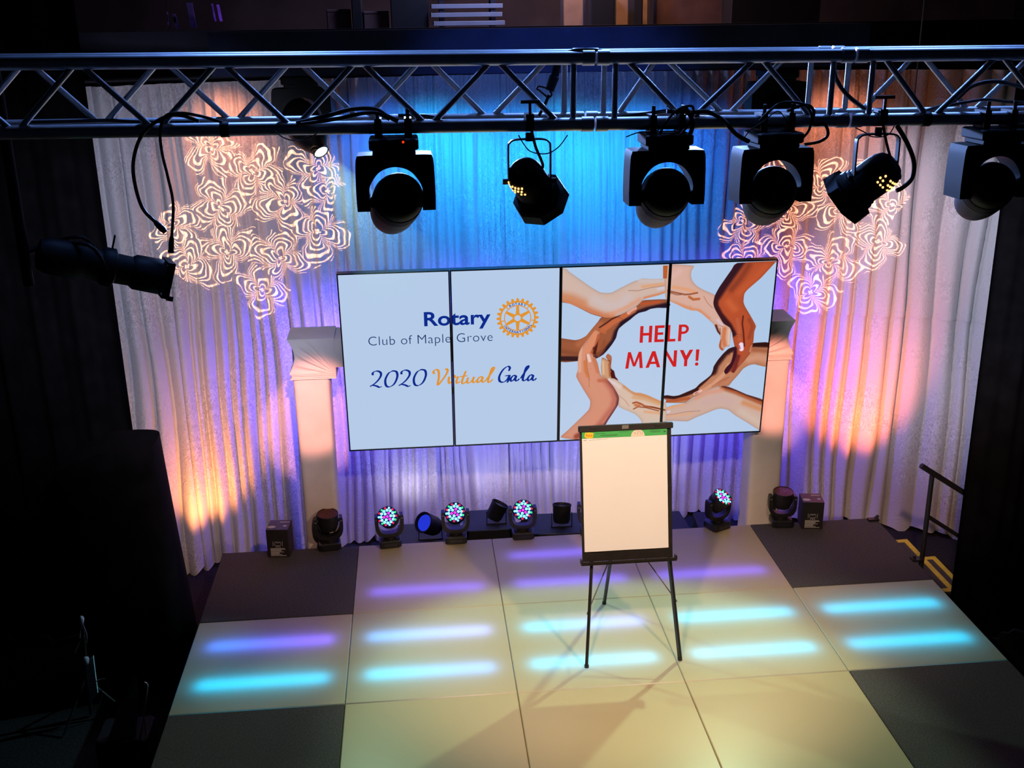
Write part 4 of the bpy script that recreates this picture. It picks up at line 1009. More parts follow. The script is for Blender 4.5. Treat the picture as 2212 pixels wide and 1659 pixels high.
# ------------------------------------------------------------------ lanterns with perforated backs
HOLE = emission('lamp_glow_holes', (255, 190, 110), 2.2)
def fresnel(label, loc, aim, s=1.0, hole_dir=None, rz=0):
    t = thing('fresnel_lantern', label, 'stage light', loc, (0, 0, 0), 'fresnel lanterns under the front truss')
    d = Vector(aim).normalized(); c = Vector((0, 0, -.185*s))
    up = (Vector((0, 0, 1))-d*d.z).normalized(); sd = d.cross(up).normalized()
    # hook clamp
    MB().box((0, 0, .060), (.03, .075, .014)).box((0, .034, .030), (.03, .012, .06)).box((0, -.034, .036), (.03, .012, .05)).cyl((0, 0, -.004), (0, 0, -.035*s), .014, n=12).build('clamp', FIXBLACK2, t)
    MB().box((0, -.034, .085), (.010, .010, .05)).box((0, -.034, .112), (.07, .018, .012)).build('clamp_handle', FIXBLACK2, t)
    hw = .080*s
    yk = [(-hw, 0, -.185*s), (-hw, 0, -.06*s), (-hw*.93, 0, -.040*s), (-hw*.7, 0, -.029*s), (0, 0, -.027*s), (hw*.7, 0, -.029*s), (hw*.93, 0, -.040*s), (hw, 0, -.06*s), (hw, 0, -.185*s)]
    ym = MB(); P = smooth_path(yk, 3)
    vs = []
    for i, q in enumerate(P):
        a = Vector(P[min(i+1, len(P)-1)])-Vector(P[max(i-1, 0)]); a.normalize(); nrm = Vector((a.z, 0, -a.x))
        for (e, y) in ((-.003, -.013), (.003, -.013), (.003, .013), (-.003, .013)): vs.append(Vector(q)+nrm*e*s+Vector((0, y*s, 0)))
    ym.add(vs, [(i*4+k, i*4+(k+1) % 4, i*4+4+(k+1) % 4, i*4+4+k) for i in range(len(P)-1) for k in range(4)]+[(0, 1, 2, 3), tuple(len(vs)-4+k for k in (3, 2, 1, 0))])
    ym.build('yoke', FIXBLACK2, t, smooth=30)
    pr = [(-.092, .018), (-.088, .040), (-.074, .058), (-.050, .069), (-.02, .072), (.055, .072), (.058, .077), (.070, .077), (.072, .082), (.10, .086)]
    b = MB().lathe([(a*s, r*s) for a, r in pr], c, d, 32).build('can', FIXBLACK, t, smooth=40)
    # glowing vents on the side towards the house
    hb = MB(); hd = Vector(hole_dir or (0, -1, .6)); hd = (hd-d*hd.dot(d)).normalized(); h2 = d.cross(hd)
    for i in range(3):
        for j in range(6):
            ang = R(-30+12*j+(6 if i % 2 else 0)); ax = (-.052+i*.017)*s; rr = (.0705 if i == 0 else .0735)*s
            nrm = hd*math.cos(ang)+h2*math.sin(ang); p = c+d*ax+nrm*rr
            if (i+j) % 5 == 4: continue
            hb.cyl(p-nrm*.004, p+nrm*.0012, .0042*s, n=8)
    h = hb.build('vent_holes', HOLE, b); h['kind'] = 'stuff'
    MB().box(c+hd*.0, (.001, .001, .001)).build('bulb_pin', FIXBLACK, b)
    # octagonal colour frame with a diffuser leaf
    fr = MB(); o0 = c+d*(.10*s)
    ring = lambda r, ax: [o0+d*ax+up*(r*math.cos(math.pi/8+k*math.pi/4))+sd*(r*math.sin(math.pi/8+k*math.pi/4)) for k in range(8)]
    vs = ring(.108*s, 0)+ring(.112*s, .045*s)+ring(.085*s, .045*s)+ring(.085*s, 0)
    fr.add(vs, [(a*8+k, a*8+(k+1) % 8, ((a+1) % 4)*8+(k+1) % 8, ((a+1) % 4)*8+k) for a in range(4) for k in range(8)])
    fr.build('colour_frame', FIXBLACK2, t)
    MB().lathe([(0, .084*s), (.003*s, .06*s), (.008*s, .002)], o0+d*(.020*s), d, 24).build('lens', emission('warm_lens', (255, 214, 160), 2.0), t, smooth=60)
    for s_ in (-1, 1): MB().cyl((s_*hw*.99, 0, -.185*s), (s_*(hw+.022), 0, -.185*s), .011*s, n=10).build('tilt_knob', FIXBLACK2, t, smooth=40)
    MB().tube(smooth_path([(.004, -.02, .02), (.02, -.03, -.05), (.045, -.045, -.13), c-d*(.088*s)+up*.01], 6), .0055, 8).build('tail_cable', CABLE, t, smooth=60)
    return t
x = hx(1143); fresnel('black lantern with glowing vents pointing right, hung in the middle of the truss', (x, TY, ZB(x)), (.42, .62, -.66), 1.0, (-.55, -.7, .55))
x = hx(1897); fresnel('black lantern with glowing vents pointing left, hung near the right curtain', (x, TY, ZB(x)), (-.62, .45, -.64), 1.06, (.65, -.7, .5))

# ------------------------------------------------------------------ profile spot at the left, hung on a boom
bx_ = at_y(60, 600, -2.75)
boom = tag(MB().cyl((bx_.x, -2.75, at_y(225, 575, -2.62).z-.05), (bx_.x, -2.75, 7.02), .024, n=14).build('drop_pipe', BLACKPAINT, smooth=40), 'black drop pipe holding the profile spotlight on the left', 'pipe')
pc = at_y(225, 575, -2.62)
t = thing('profile_spot', 'black profile spotlight on the left pointing across the stage', 'stage light', tuple(pc))
d = Vector((.86, .34, -.30)).normalized()
MB().lathe([(-.30, .03), (-.29, .07), (-.25, .085), (-.12, .088), (-.10, .075), (-.02, .075)], (0, 0, 0), d, 24).build('lamp_house', FIXBLACK, t, smooth=40)
MB().lathe([(-.02, .078), (.0, .092), (.04, .092), (.05, .072), (.12, .070), (.14, .084), (.26, .086), (.275, .078), (.275, .07), (.26, .07)], (0, 0, 0), d, 28).build('barrel', FIXBLACK, t, smooth=35)
u2 = (Vector((0, 0, 1))-d*d.z).normalized(); s2_ = d.cross(u2)
rot = Matrix((d, s2_, u2)).transposed()
mb = MB()
for a, b in ((1, 0), (-1, 0), (0, 1), (0, -1)): mb.box(d*.285+s2_*a*.082+u2*b*.082, (.035, .012 if a else .17, .012 if b else .17), rot)
mb.build('gel_frame_holder', FIXBLACK, t)
for a in (-.07, .07): MB().box(d*.31+s2_*a-u2*.085, (.03, .014, .022), rot).build('frame_catch', FIXBLACK, t)
MB().box(d*.02+u2*.12, (.004, .03, .07), rot).build('shutter_handle', FIXBLACK2, t)
MB().box(d*.02-s2_*.12, (.004, .07, .03), rot).build('shutter_handle', FIXBLACK2, t)
MB().tube(smooth_path([s2_*.10, s2_*.10-d*.1+u2*.1, Vector((-.26, .05, .10)), -s2_*.10-d*.1+u2*.1, -s2_*.10], 5), .009, 8).build('yoke', FIXBLACK2, t, smooth=50)
MB().cyl(Vector((-.26, .05, .10)), Vector((bx_.x, -2.75, pc.z+.10))-pc, .014, n=10).build('side_arm', FIXBLACK2, t, smooth=50)
MB().box(-d*.14-Vector((0, .088, 0)), (.10, .004, .012), rot).build('vent_slot', mat('pale_metal_edge', (.35, .36, .36), .5, .6), t)

# ------------------------------------------------------------------ cables on and under the truss
def cable(label, pts, r=.006, group='black cables on the front truss', name='cable', n=7, y=None):
    P = [at_y(a, b, TY-.03 if y is None else y) if len(q) == 2 else at_y(q[0], q[1], q[2]) for q in pts for a, b in [q[:2]]]
    o = MB().tube(smooth_path([tuple(p) for p in P], n), r, 8).build(name, CABLE, smooth=60)
    return tag(o, label, 'cable', group)
t = thing('microphone_cable', 'black cable hanging in a wide curve from the truss, silver plug at its end', 'cable', tuple(at_y(350, 266, TY)), group='hanging plug cables')
def rel(o, pts, y): return [tuple(at_y(a, b, y)-o.location) for a, b in pts]
P = smooth_path(rel(t, [(430, 262), (395, 250), (365, 250), (330, 268), (302, 300), (288, 350), (292, 400), (308, 450), (334, 478)], TY-.035), 6)
MB().tube(P, .0068, 10).build('lead', CABLE, t, smooth=60)
a, b = Vector(P[-1]), Vector(rel(t, [(358, 502)], TY-.035)[0])
MB().lathe([(0, .007), (.008, .010), (.02, .012), (.045, .012), (.046, .010), (.055, .010)], a, b-a, 16).build('plug', mat('dark_nickel', (.12, .12, .16), .3, .9), t, smooth=40)
t = thing('microphone_cable', 'black cable hanging straight down from the truss, black socket at its end', 'cable', tuple(at_y(350, 266, TY)), group='hanging plug cables')
P = smooth_path(rel(t, [(480, 264), (430, 250), (385, 244), (356, 252), (346, 285), (350, 330), (362, 380), (374, 440), (371, 510)], TY-.04), 6)
MB().tube(P, .0055, 10).build('lead', CABLE, t, smooth=60)
a, b = Vector(P[-1]), Vector(rel(t, [(369, 552)], TY-.04)[0])
MB().lathe([(0, .006), (.01, .009), (.03, .010), (.055, .010), (.056, .012), (.062, .012)], a, b-a, 16).build('socket', FIXBLACK2, t, smooth=40)
cable('black cable lying along the left lower chord', [(60, 264), (150, 262), (230, 260), (310, 264), (420, 266)], .006, y=TY+.10)
cable('pair of black cables arching to the left moving head', [(640, 266), (700, 252), (760, 236), (810, 236), (835, 250), (860, 262)], .0085)
cable('lower black cable beside the arching pair', [(650, 268), (720, 258), (790, 244), (820, 246), (842, 258)], .007, y=TY-.045)
cable('black cable running along the lower chord to the middle lantern', [(860, 250), (920, 252), (980, 262), (1060, 260), (1140, 258), (1230, 260), (1300, 258), (1380, 248), (1450, 238)], .0075, y=TY+.11)
cable('black cable sweeping from the middle head down to the next one', [(1440, 240), (1490, 242), (1530, 242), (1562, 260), (1590, 290), (1618, 306)], .0085)
cable('black cable loop at the right of the third moving head', [(1700, 240), (1740, 226), (1758, 240), (1756, 268), (1782, 270), (1788, 292), (1770, 306), (1738, 312)], .006)
cable('black cable dropping across the right truss joint', [(1800, 140), (1806, 170), (1830, 205), (1864, 232), (1880, 240)], .0085, y=TY+.02)
cable('black cable from the right lantern curving down behind it', [(1938, 272), (1960, 310), (1974, 350), (1970, 385), (1950, 405), (1936, 412)], .009)
cable('black cable on the right truss end rising to the edge', [(2000, 240), (2060, 218), (2100, 186), (2150, 176), (2200, 186), (2260, 200)], .008, y=TY+.05)
cable('second black cable on the right truss end', [(2010, 236), (2080, 222), (2130, 215), (2180, 220), (2260, 224)], .006, y=TY+.08)
for k, (pp, lab) in enumerate((([(1352, 296), (1380, 286), (1420, 282), (1440, 262), (1452, 240), (1440, 228)], 'thin safety wire left of the middle moving head'),
          ([(1480, 232), (1496, 262), (1490, 292), (1478, 306)], 'thick cable drop at the right of the middle moving head'),
          ([(1420, 300), (1440, 262), (1466, 236), (1496, 230), (1492, 262), (1470, 290)], 'tangled cable loop over the middle moving head'),
          ([(1606, 300), (1622, 280), (1650, 262), (1680, 240), (1700, 262), (1722, 292)], 'thin safety wire over the third moving head'),
          ([(1640, 262), (1662, 240), (1690, 222), (1732, 224), (1752, 244), (1748, 280), (1728, 304)], 'cable loop above the third moving head'),
          ([(1120, 292), (1132, 312), (1148, 328), (1180, 332), (1206, 318), (1226, 292)], 'thin safety wire under the middle lantern clamp'),
          ([(1848, 276), (1868, 286), (1880, 294), (1900, 296), (1920, 290), (1932, 272)], 'thin safety wire under the right lantern clamp'),
          ([(594, 284), (614, 298), (640, 304), (668, 298), (690, 284)], 'thin wire sling left of the moving heads'))):
    cable(lab, pp, .0085 if 'thick' in lab else (.005 if 'cable' in lab else .0022), 'safety wires and cable loops on the truss', 'safety_wire' if 'wire' in lab else 'cable', y=TY-.055-.004*k)
# chain motor hook and strap on the truss
t = thing('hoist_hook', 'black hoist body and hook hanging inside the truss', 'hoist', tuple(at_y(1190, 170, -3.53)))
oo = Vector(t.location)
W_ = lambda px, py: at_y(px, py, -3.53)-oo
MB().tube([W_(1204, 140), W_(1198, 165)], .016, 10).tube([W_(1198, 165), W_(1187, 196)], [.020, .017], 10).build('hoist_body', FIXBLACK, t, smooth=50)
MB().tube(smooth_path([tuple(W_(*q)) for q in ((1187, 196), (1192, 204), (1186, 210), (1178, 206), (1166, 196), (1160, 192), (1164, 186), (1180, 190))], 5), .004, 8).build('hook', FIXBLACK2, t, smooth=60)
MB().tube(smooth_path([tuple(W_(*q)) for q in ((1186, 205), (1176, 228), (1164, 250))], 5), .006, 8).build('strap', FIXBLACK, t, smooth=60)
for px, lab in ((487, 'black tape wrapped round the left lower chord'), (1996, 'black tape wrapped round the right lower chord')):
    x = hx(px); tag(MB().lathe([(0, .027), (.002, .0285), (.03, .0285), (.032, .027)], (x-.016, TY, tz(x)-TD), (1, 0, 0), 20).build('tape_wrap', FIXBLACK, smooth=50), lab, 'tape', 'tape wraps on the truss')
o = cable('short black cable tied on top of the first truss joint', [(1224, 114), (1245, 108), (1275, 107), (1300, 110), (1316, 114)], .006, y=TY)

# ------------------------------------------------------------------ easel with a paper pad
PAPER = mat('pad_paper', (.80, .81, .83), .85, var=.01, scale=3)
EB = mat('easel_black', (.012, .010, .009), .45, var=.3, scale=15)
es = thing('easel', 'black three-legged presentation easel standing on the light panels', 'easel', (.28, -.6, 0))
O = Vector(es.location)
yb, ytp = -.83, -.635; zb_, zt = .80, 1.755
bt = Vector((0, ytp-yb, zt-zb_)).normalized(); bn = Vector((0, -bt.z, bt.y))       # board up vector, normal to the house
rotb = Matrix((Vector((1, 0, 0)), -bn, bt)).transposed()
bl = at_y(1258, 1206, yb).x; br_ = at_y(1460, 1194, yb).x; tl_ = at_y(1249, 936, ytp).x; tr_ = at_y(1446, 928, ytp).x
H_ = math.hypot(ytp-yb, zt-zb_); bc = Vector(((bl+br_+tl_+tr_)/4, (yb+ytp)/2, (zb_+zt)/2)); bw = (br_-bl+tr_-tl_)/2-.012
# slightly keystoned board
def bpt(u, v, off): return Vector((bc.x+u, yb, zb_))+bt*v+bn*off-O
MB().add([bpt(s_*bw/2, v, o_) for o_ in (.0, -.018) for v in (0, H_) for s_ in (-1, 1)], [(0, 1, 3, 2), (4, 6, 7, 5), (0, 4, 5, 1), (2, 3, 7, 6), (0, 2, 6, 4), (1, 5, 7, 3)]).build('board', EB, es)
MB().cbox(bpt(0, H_+.008, .008), (bw+.022, .034, .042), .006, rotb).build('clamp_bar', EB, es)
MB().box(bpt(-.006, H_+.012, .027), (.048, .004, .026), rotb).build('badge', mat('grey_badge', (.16, .15, .14), .5), es)
for s_ in (-1, 1): MB().box(bpt(s_*.235, H_+.012, .028), (.05, .006, .012), rotb).build('clamp_latch', PLASTIC, es)
tr2 = MB().box(bpt(.004, -.012, .012), (bw+.036, .05, .012), rotb).box(bpt(.004, -.002, .034), (bw+.036, .006, .020), rotb)
for s_ in (-1, 1): tr2.box(bpt(.004+s_*(bw/2+.016), .008, .014), (.012, .05, .03), rotb)
tr2.build('pen_tray', EB, es)
fl, fr2, rl = at_z(1267, 1442, 0), at_z(1469, 1426, 0), at_z(1305, 1304, 0)
def leg(a, b, w0=.026, w1=.034, nm='leg'):
    a, b = Vector(a)-O, Vector(b)-O; q = (b-a).to_track_quat('Z', 'X').to_matrix(); Ln = (b-a).length
    o = MB().box((a+b)/2, (w0, w0*.8, Ln), q).box(a+(b-a)*.72, (w1, w1*.85, Ln*.52), q).build(nm, EB, es)
    q2 = a; MB().cyl(q2, q2+(b-a).normalized()*.02, .017, n=12).build('rubber_foot', PLASTIC, o)
    return o
apex = Vector((bc.x, ytp+.04, 1.72))
leg((fl.x, fl.y, .001), (at_y(1271, 1215, -.79).x+.09, ytp+.02, 1.70)); leg((fr2.x, fr2.y, .001), (at_y(1446, 1200, -.79).x-.09, ytp+.02, 1.70)); leg((rl.x, rl.y, .001), (bc.x+.05, ytp+.07, 1.70), .024, .030)
def bar(pa, pb): MB().tube([Vector(pa)-O, Vector(pb)-O], .0045, 8).build('brace', mat('brace_steel', (.09, .085, .08), .4, .7), es, smooth=60)
LP = lambda z, a, b: Vector(a)+(Vector(b)-Vector(a))*(z/Vector(b).z)
hub = Vector((bc.x+.03, -.50, .86))
bar((fl.x+.012, fl.y+.08, .40), hub+Vector((-.02, 0, 0))); bar((fr2.x-.02, fr2.y+.08, .45), hub+Vector((.02, 0, 0))); bar(LP(.80, (rl.x, rl.y, .001), (bc.x+.05, ytp+.07, 1.70)), hub)
# paper pad hanging on the board
pad = thing('paper_pad', 'large blank paper pad with a green header hanging on the easel', 'paper pad', (bc.x, yb, zb_))
PO = Vector(pad.location)
p0 = [at_y(1267.5, 1182.7, yb-.01), at_y(1449.6, 1171, yb-.01)]
pw0, pw1 = -.318, .300
def ppt(u, v, off): return Vector((0, 0, 0))+Vector((u, 0, 0))+bt*v+bn*off
vb, vt = .078, H_-.016
def sheet(u0, u1, v0, v1, off, th, name, m, parent, wav=0):
    nu, nv = 12, 16; vs = []
    for o_ in (off+th, off):
        for j in range(nv):
            for i in range(nu):
                u = u0+(u1-u0)*i/(nu-1); v = v0+(v1-v0)*j/(nv-1)
                vs.append(ppt(u, v, o_+(wav*(1-j/(nv-1))**2*(1+.5*math.sin(i*.9)) if o_ > off else 0)))
    k = nu*nv; fs = [(j*nu+i, j*nu+i+1, (j+1)*nu+i+1, (j+1)*nu+i) for j in range(nv-1) for i in range(nu-1)]
    fs += [(k+j*nu+i, k+(j+1)*nu+i, k+(j+1)*nu+i+1, k+j*nu+i+1) for j in range(nv-1) for i in range(nu-1)]
    for i in range(nu-1): fs += [(i, k+i, k+i+1, i+1), ((nv-1)*nu+i, (nv-1)*nu+i+1, k+(nv-1)*nu+i+1, k+(nv-1)*nu+i)]
    for j in range(nv-1): fs += [(j*nu, (j+1)*nu, k+(j+1)*nu, k+j*nu), (j*nu+nu-1, k+j*nu+nu-1, k+(j+1)*nu+nu-1, (j+1)*nu+nu-1)]
    return MB().add(vs, fs).build(name, m, parent, smooth=50)
sheet(pw0, pw1, vb, vt, .001, .008, 'sheets', PAPER, pad, .004)
GREEN = mat('header_green', (.05, .42, .10), .6)
hdr = sheet(pw0, pw1, vt-.046, vt+.002, .0095, .002, 'header_strip', GREEN, pad)
def flat(name, pts, off, m, parent):
    return MB().add([ppt(u, v, off) for u, v in pts], [tuple(range(len(pts)))]).build(name, m, parent, fix=False)
YEL = mat('header_yellow', (.85, .58, .02), .6); INK = mat('print_ink', (.02, .03, .02), .7); CRM = mat('header_cream', (.72, .66, .55), .7); INKR = mat('print_red', (.55, .06, .02), .7)
hc = vt-.020; x0 = pw0+.018
flat('brand_tag', [(x0, hc-.006), (x0+.004, hc-.020), (x0+.026, hc-.025), (x0+.060, hc-.024), (x0+.064, hc-.008), (x0+.066, hc+.012), (x0+.036, hc+.018), (x0+.004, hc+.016)], .0122, YEL, hdr)
v, f = text_mesh('Post-it', .012); v = fit(v, x0+.010, x0+.058, hc-.014, hc+.006)
MB().add([ppt(a, b, .0127) for a, b in v], f).build('brand_lettering', INKR, hdr, fix=False)['kind'] = 'stuff'
v, f = text_mesh('3M', .02); v = fit(v, pw1-.028, pw1-.010, hc-.006, hc+.006)
MB().add([ppt(a, b, .0122) for a, b in v], f).build('maker_lettering', INK, hdr, fix=False)['kind'] = 'stuff'
mb = MB()
for (a, b, dz) in ((.10, .17, .004), (.13, .26, -.008), (.14, .25, -.014), (.27, .34, .010), (.50, .56, .012), (.49, .58, .004), (.50, .57, -.003)):
    mb.add([ppt(pw0+a, hc+dz, .0121), ppt(pw0+b, hc+dz, .0121), ppt(pw0+b, hc+dz+.0022, .0121), ppt(pw0+a, hc+dz+.0022, .0121)], [(0, 1, 2, 3)])
mb.build('fine_print', INK, hdr, fix=False)['kind'] = 'stuff'
flat('picture_oval', [(pw0+.405+.050*math.cos(a), vt-.046+.055*max(0, math.sin(a))*.92) for a in np.linspace(0, math.pi, 18)], .0121, CRM, hdr)
mb = MB()
for a, b in (((.375, -.030), (.385, -.014)), ((.385, -.014), (.392, -.034)), ((.405, -.012), (.405, -.036)), ((.405, -.012), (.425, -.014)), ((.425, -.014), (.426, -.036)), ((.436, -.014), (.437, -.034))):
    q0, q1 = ppt(pw0+a[0], vt+a[1], .0127), ppt(pw0+b[0], vt+b[1], .0127); mb.tube([q0, q1], .0008, 4)
mb.build('picture_lines', INK, hdr)['kind'] = 'stuff'
mb = MB()
for a in (0, .006, .011, .017): mb.tube([ppt(pw0+.010+a, vt-.062, .0098), ppt(pw0+.015+a, vt-.056+.002*math.sin(a*900), .0098)], .0011, 4)
mb.tube([ppt(pw0+.05, vt-.061, .0098), ppt(pw0+.19, vt-.055, .0098)], .0006, 4)
mb.build('pencil_marks', INK, pad)['kind'] = 'stuff'

# ------------------------------------------------------------------ LED wash heads along the back of the stage
def wash_head(label, loc, aim, lit=True, s=1.0, rz=0):
    t = thing('wash_light', label, 'stage light', loc, (0, 0, rz), 'small moving wash lights along the back of the stage')
    MB().cbox((0, 0, .036*s), (.176*s, .165*s, .066*s), .016*s).build('base', PLASTIC, t, smooth=30)
    MB().cbox((0, -.0835*s, .036*s), (.12*s, .004, .034*s), .004*s).build('control_panel', LENSGLASS, t)
    MB().cyl((0, 0, .069*s), (0, 0, .084*s), .05*s, n=24).build('swivel', PLASTIC, t, smooth=40)
    o = [(-.112, .27), (-.116, .235), (-.112, .15), (-.085, .098), (-.045, .085), (0, .083), (.045, .085), (.085, .098), (.112, .15), (.116, .235), (.112, .27)]
    n_ = [(-.088, .27), (-.089, .235), (-.087, .17), (-.066, .128), (-.035, .114), (0, .111), (.035, .114), (.066, .128), (.087, .17), (.089, .235), (.088, .27)]
    A = [p for p in smooth_path([(a, b, 0) for a, b in o], 3)]; B = [p for p in smooth_path([(a, b, 0) for a, b in n_], 3)]; n = len(A); vs = []
    for y in (-.032, .032): vs += [(a[0]*s, y*s, a[1]*s) for a in A]+[(b[0]*s, y*s, b[1]*s) for b in B]
    fs = []
    for i in range(n-1): fs += [(i, n+i, n+i+1, i+1), (2*n+i, 2*n+i+1, 3*n+i+1, 3*n+i), (i, i+1, 2*n+i+1, 2*n+i), (n+i, 3*n+i, 3*n+i+1, n+i+1)]
    fs += [(0, 2*n, 3*n, n), (n-1, 2*n-1, 4*n-1, 3*n-1)]
    MB().add(vs, fs).build('yoke', PLASTIC, t, smooth=40)
    c = Vector((0, 0, .238*s)); d = Vector(aim).normalized()
    h = MB().lathe([(-.075*s, .045*s), (-.070*s, .066*s), (-.03*s, .078*s), (.03*s, .080*s), (.052*s, .084*s), (.070*s, .084*s), (.072*s, .080*s), (.066*s, .079*s)], c, d, 32).build('head', PLASTIC, t, smooth=35)
    for k in range(6): MB().lathe([(0, .0815*s), (.003*s, .0815*s)], c+d*((-.02+k*.009)*s), d, 28).build('cooling_fin', FIXBLACK2, h, smooth=40)
    f0 = c+d*(.068*s)
    MB().lathe([(-.004*s, .079*s), (0, .079*s), (.0005*s, .001)], f0, d, 28).build('lens_plate', emission('led_plate', (20, 30, 120), .6) if lit else mat('dim_red_plate', (.10, .012, .008), .4), h)
    q = d.to_track_quat('Z', 'Y'); X, Y = q @ Vector((1, 0, 0)), q @ Vector((0, 1, 0))
    if lit:
        sets = {'a': MB(), 'b': MB(), 'c': MB(), 'd': MB()}
        for rr, cnt in ((0, 1), (.028, 6), (.052, 12), (.070, 14)):
            for k in range(cnt):
                a = 2*math.pi*(k+.25)/cnt; p = f0+X*(rr*s*math.cos(a))+Y*(rr*s*math.sin(a))
                key = 'b' if rr < .01 or (rr == .028 and k % 2) else ('a' if rr < .06 else 'cdca'[k % 4])
                sets[key].lathe([(0, .0120*s if rr < .06 else .0085*s), (.003*s, .009*s), (.004*s, .001)], p, d, 8)
        for key, col, st in (('a', (130, 250, 255), 2.2), ('b', (255, 60, 230), 1.6), ('c', (255, 40, 70), 1.5), ('d', (60, 230, 120), 1.4)):
            if sets[key].v: sets[key].build('led_array', emission('led_'+key, col, st), h)['kind'] = 'stuff'
    else:
        mb = MB()
        for rr, cnt in ((0, 1), (.028, 6), (.052, 12)):
            for k in range(cnt):
                a = 2*math.pi*k/cnt; p = f0+X*(rr*s*math.cos(a))+Y*(rr*s*math.sin(a)); mb.lathe([(0, .0095*s), (.003*s, .006*s), (.004*s, .001)], p, d, 8)
        mb.build('led_array', mat('led_off', (.16, .04, .02), .2), h)['kind'] = 'stuff'
    for s_ in (-1, 1): MB().cyl((s_*.092*s, 0, c.z), (s_*.078*s, 0, c.z), .014*s, n=12).build('pivot', STEEL if False else PLASTIC, t, smooth=40)
    for s_ in (-1, 1): MB().box((s_*.101*s, -.033*s, c.z+.005*s), (.016*s, .003, .006*s)).build('arm_label', mat('arm_print', (.25, .25, .25), .6), t)
    return t
SW = 1.12
wash_head('lit wash light nearest the left fabric post, tilted to the left', tuple(at_z(843, 1184, 0)+Vector((0, .07, 0))), (-.22, -.80, .62), True, SW, .1)
wash_head('lit wash light second from the left, beside the blue lamp', tuple(at_z(986, 1175, 0)+Vector((0, .07, 0))), (-.05, -.82, .62), True, SW)
wash_head('lit wash light left of the easel, facing straight out', tuple(at_z(1131, 1166, 0)+Vector((0, .07, 0))), (-.02, -.90, .46), True, SW)
wash_head('wash light almost hidden behind the easel board', tuple(at_z(1279, 1158, 0)+Vector((0, .07, 0))), (-.02, -.90, .46), True, SW, -.1)
wash_head('lit wash light right of the easel, tilted to the right', tuple(at_z(1553, 1147, 0)+Vector((0, .07, 0))), (.22, -.55, .80), True, SW, .45)
wash_head('dark wash light facing up beside the left carton', tuple(at_z(712, 1190, 0)+Vector((0, .07, 0))), (0, -.12, 1), False, SW, .12)
wash_head('dark wash light facing up beside the right carton', tuple(at_z(1692, 1140, 0)+Vector((0, .07, 0))), (0, -.10, 1), False, SW, -.12)

# ------------------------------------------------------------------ black printed cartons
CART = mat('black_carton', (.020, .018, .019), .5, var=.2, scale=12)
def carton(label, loc, rz):
    t = thing('carton', label, 'box', loc, (0, 0, rz), 'black printed cartons')
    W, D, Hh = .195, .20, .272
    MB().cbox((0, 0, Hh/2), (W, D, Hh), .004).build('box', CART, t)
    MB().box((0, 0, Hh+.0008), (W*.98, .004, .0012)).build('tape_seam', mat('carton_tape', (.05, .05, .05), .25), t)
    for (x, y, a, b) in ((-.055, -.045, .036, .026), (.060, -.025, .018, .016)):
        MB().add([(x+a*math.cos(q), y+b*math.sin(q), Hh+.0018) for q in np.linspace(0, 2*math.pi, 20, endpoint=False)], [tuple(range(20))]).build('sticker', WHITEPRINT, t, fix=False)
    MB().add([(.0, .045, Hh+.0018), (.085, .045, Hh+.0018), (.085, .062, Hh+.0018), (.0, .062, Hh+.0018)], [(0, 1, 2, 3)]).build('top_print', WHITEPRINT, t, fix=False)
    y = -D/2-.0008; mb = MB()
    for i, (a, b) in enumerate(((-.068, .060), (-.068, .066), (-.068, .030), (-.068, .028), (-.068, .050), (-.068, .012), (-.068, .008), (-.068, .034))):
        z = .085-i*.0085; mb.add([(a, y, z), (b, y, z), (b, y, z+.0055), (a, y, z+.0055)], [(0, 1, 2, 3)])
    mb.add([(-.070, y, .014), (.070, y, .014), (.070, y, .020), (-.070, y, .020)], [(0, 1, 2, 3)])
    mb.build('front_print', WHITEPRINT, t, fix=False)['kind'] = 'stuff'
    mb = MB(); lamp = [(-.026, .118), (.026, .118), (.030, .135), (.024, .152), (-.024, .152), (-.030, .135)]
    for i in range(6): mb.tube([(lamp[i][0], y, lamp[i][1]), (lamp[(i+1) % 6][0], y, lamp[(i+1) % 6][1])], .0016, 4)
    for s_ in (-1, 1): mb.tube([(s_*.042, y, .112), (s_*.042, y, .158)], .002, 4)
    mb.tube([(-.02, y, .108), (.02, y, .108)], .002, 4); mb.tube([(-.02, y, .144), (.02, y, .144)], .0014, 4)
    for x in (-.018, .0, .018): mb.box((x, y, .098), (.006, .002, .006))
    mb.build('lamp_drawing', WHITEPRINT, t)['kind'] = 'stuff'
    return t
carton('black carton with white print at the left end of the stage', tuple(at_z(605, 1204, 0)+Vector((0, .10, .001))), -.10)
carton('black carton with white print at the right end of the stage', tuple(at_z(1757, 1143, 0)+Vector((0, .10, .001))), -.16)

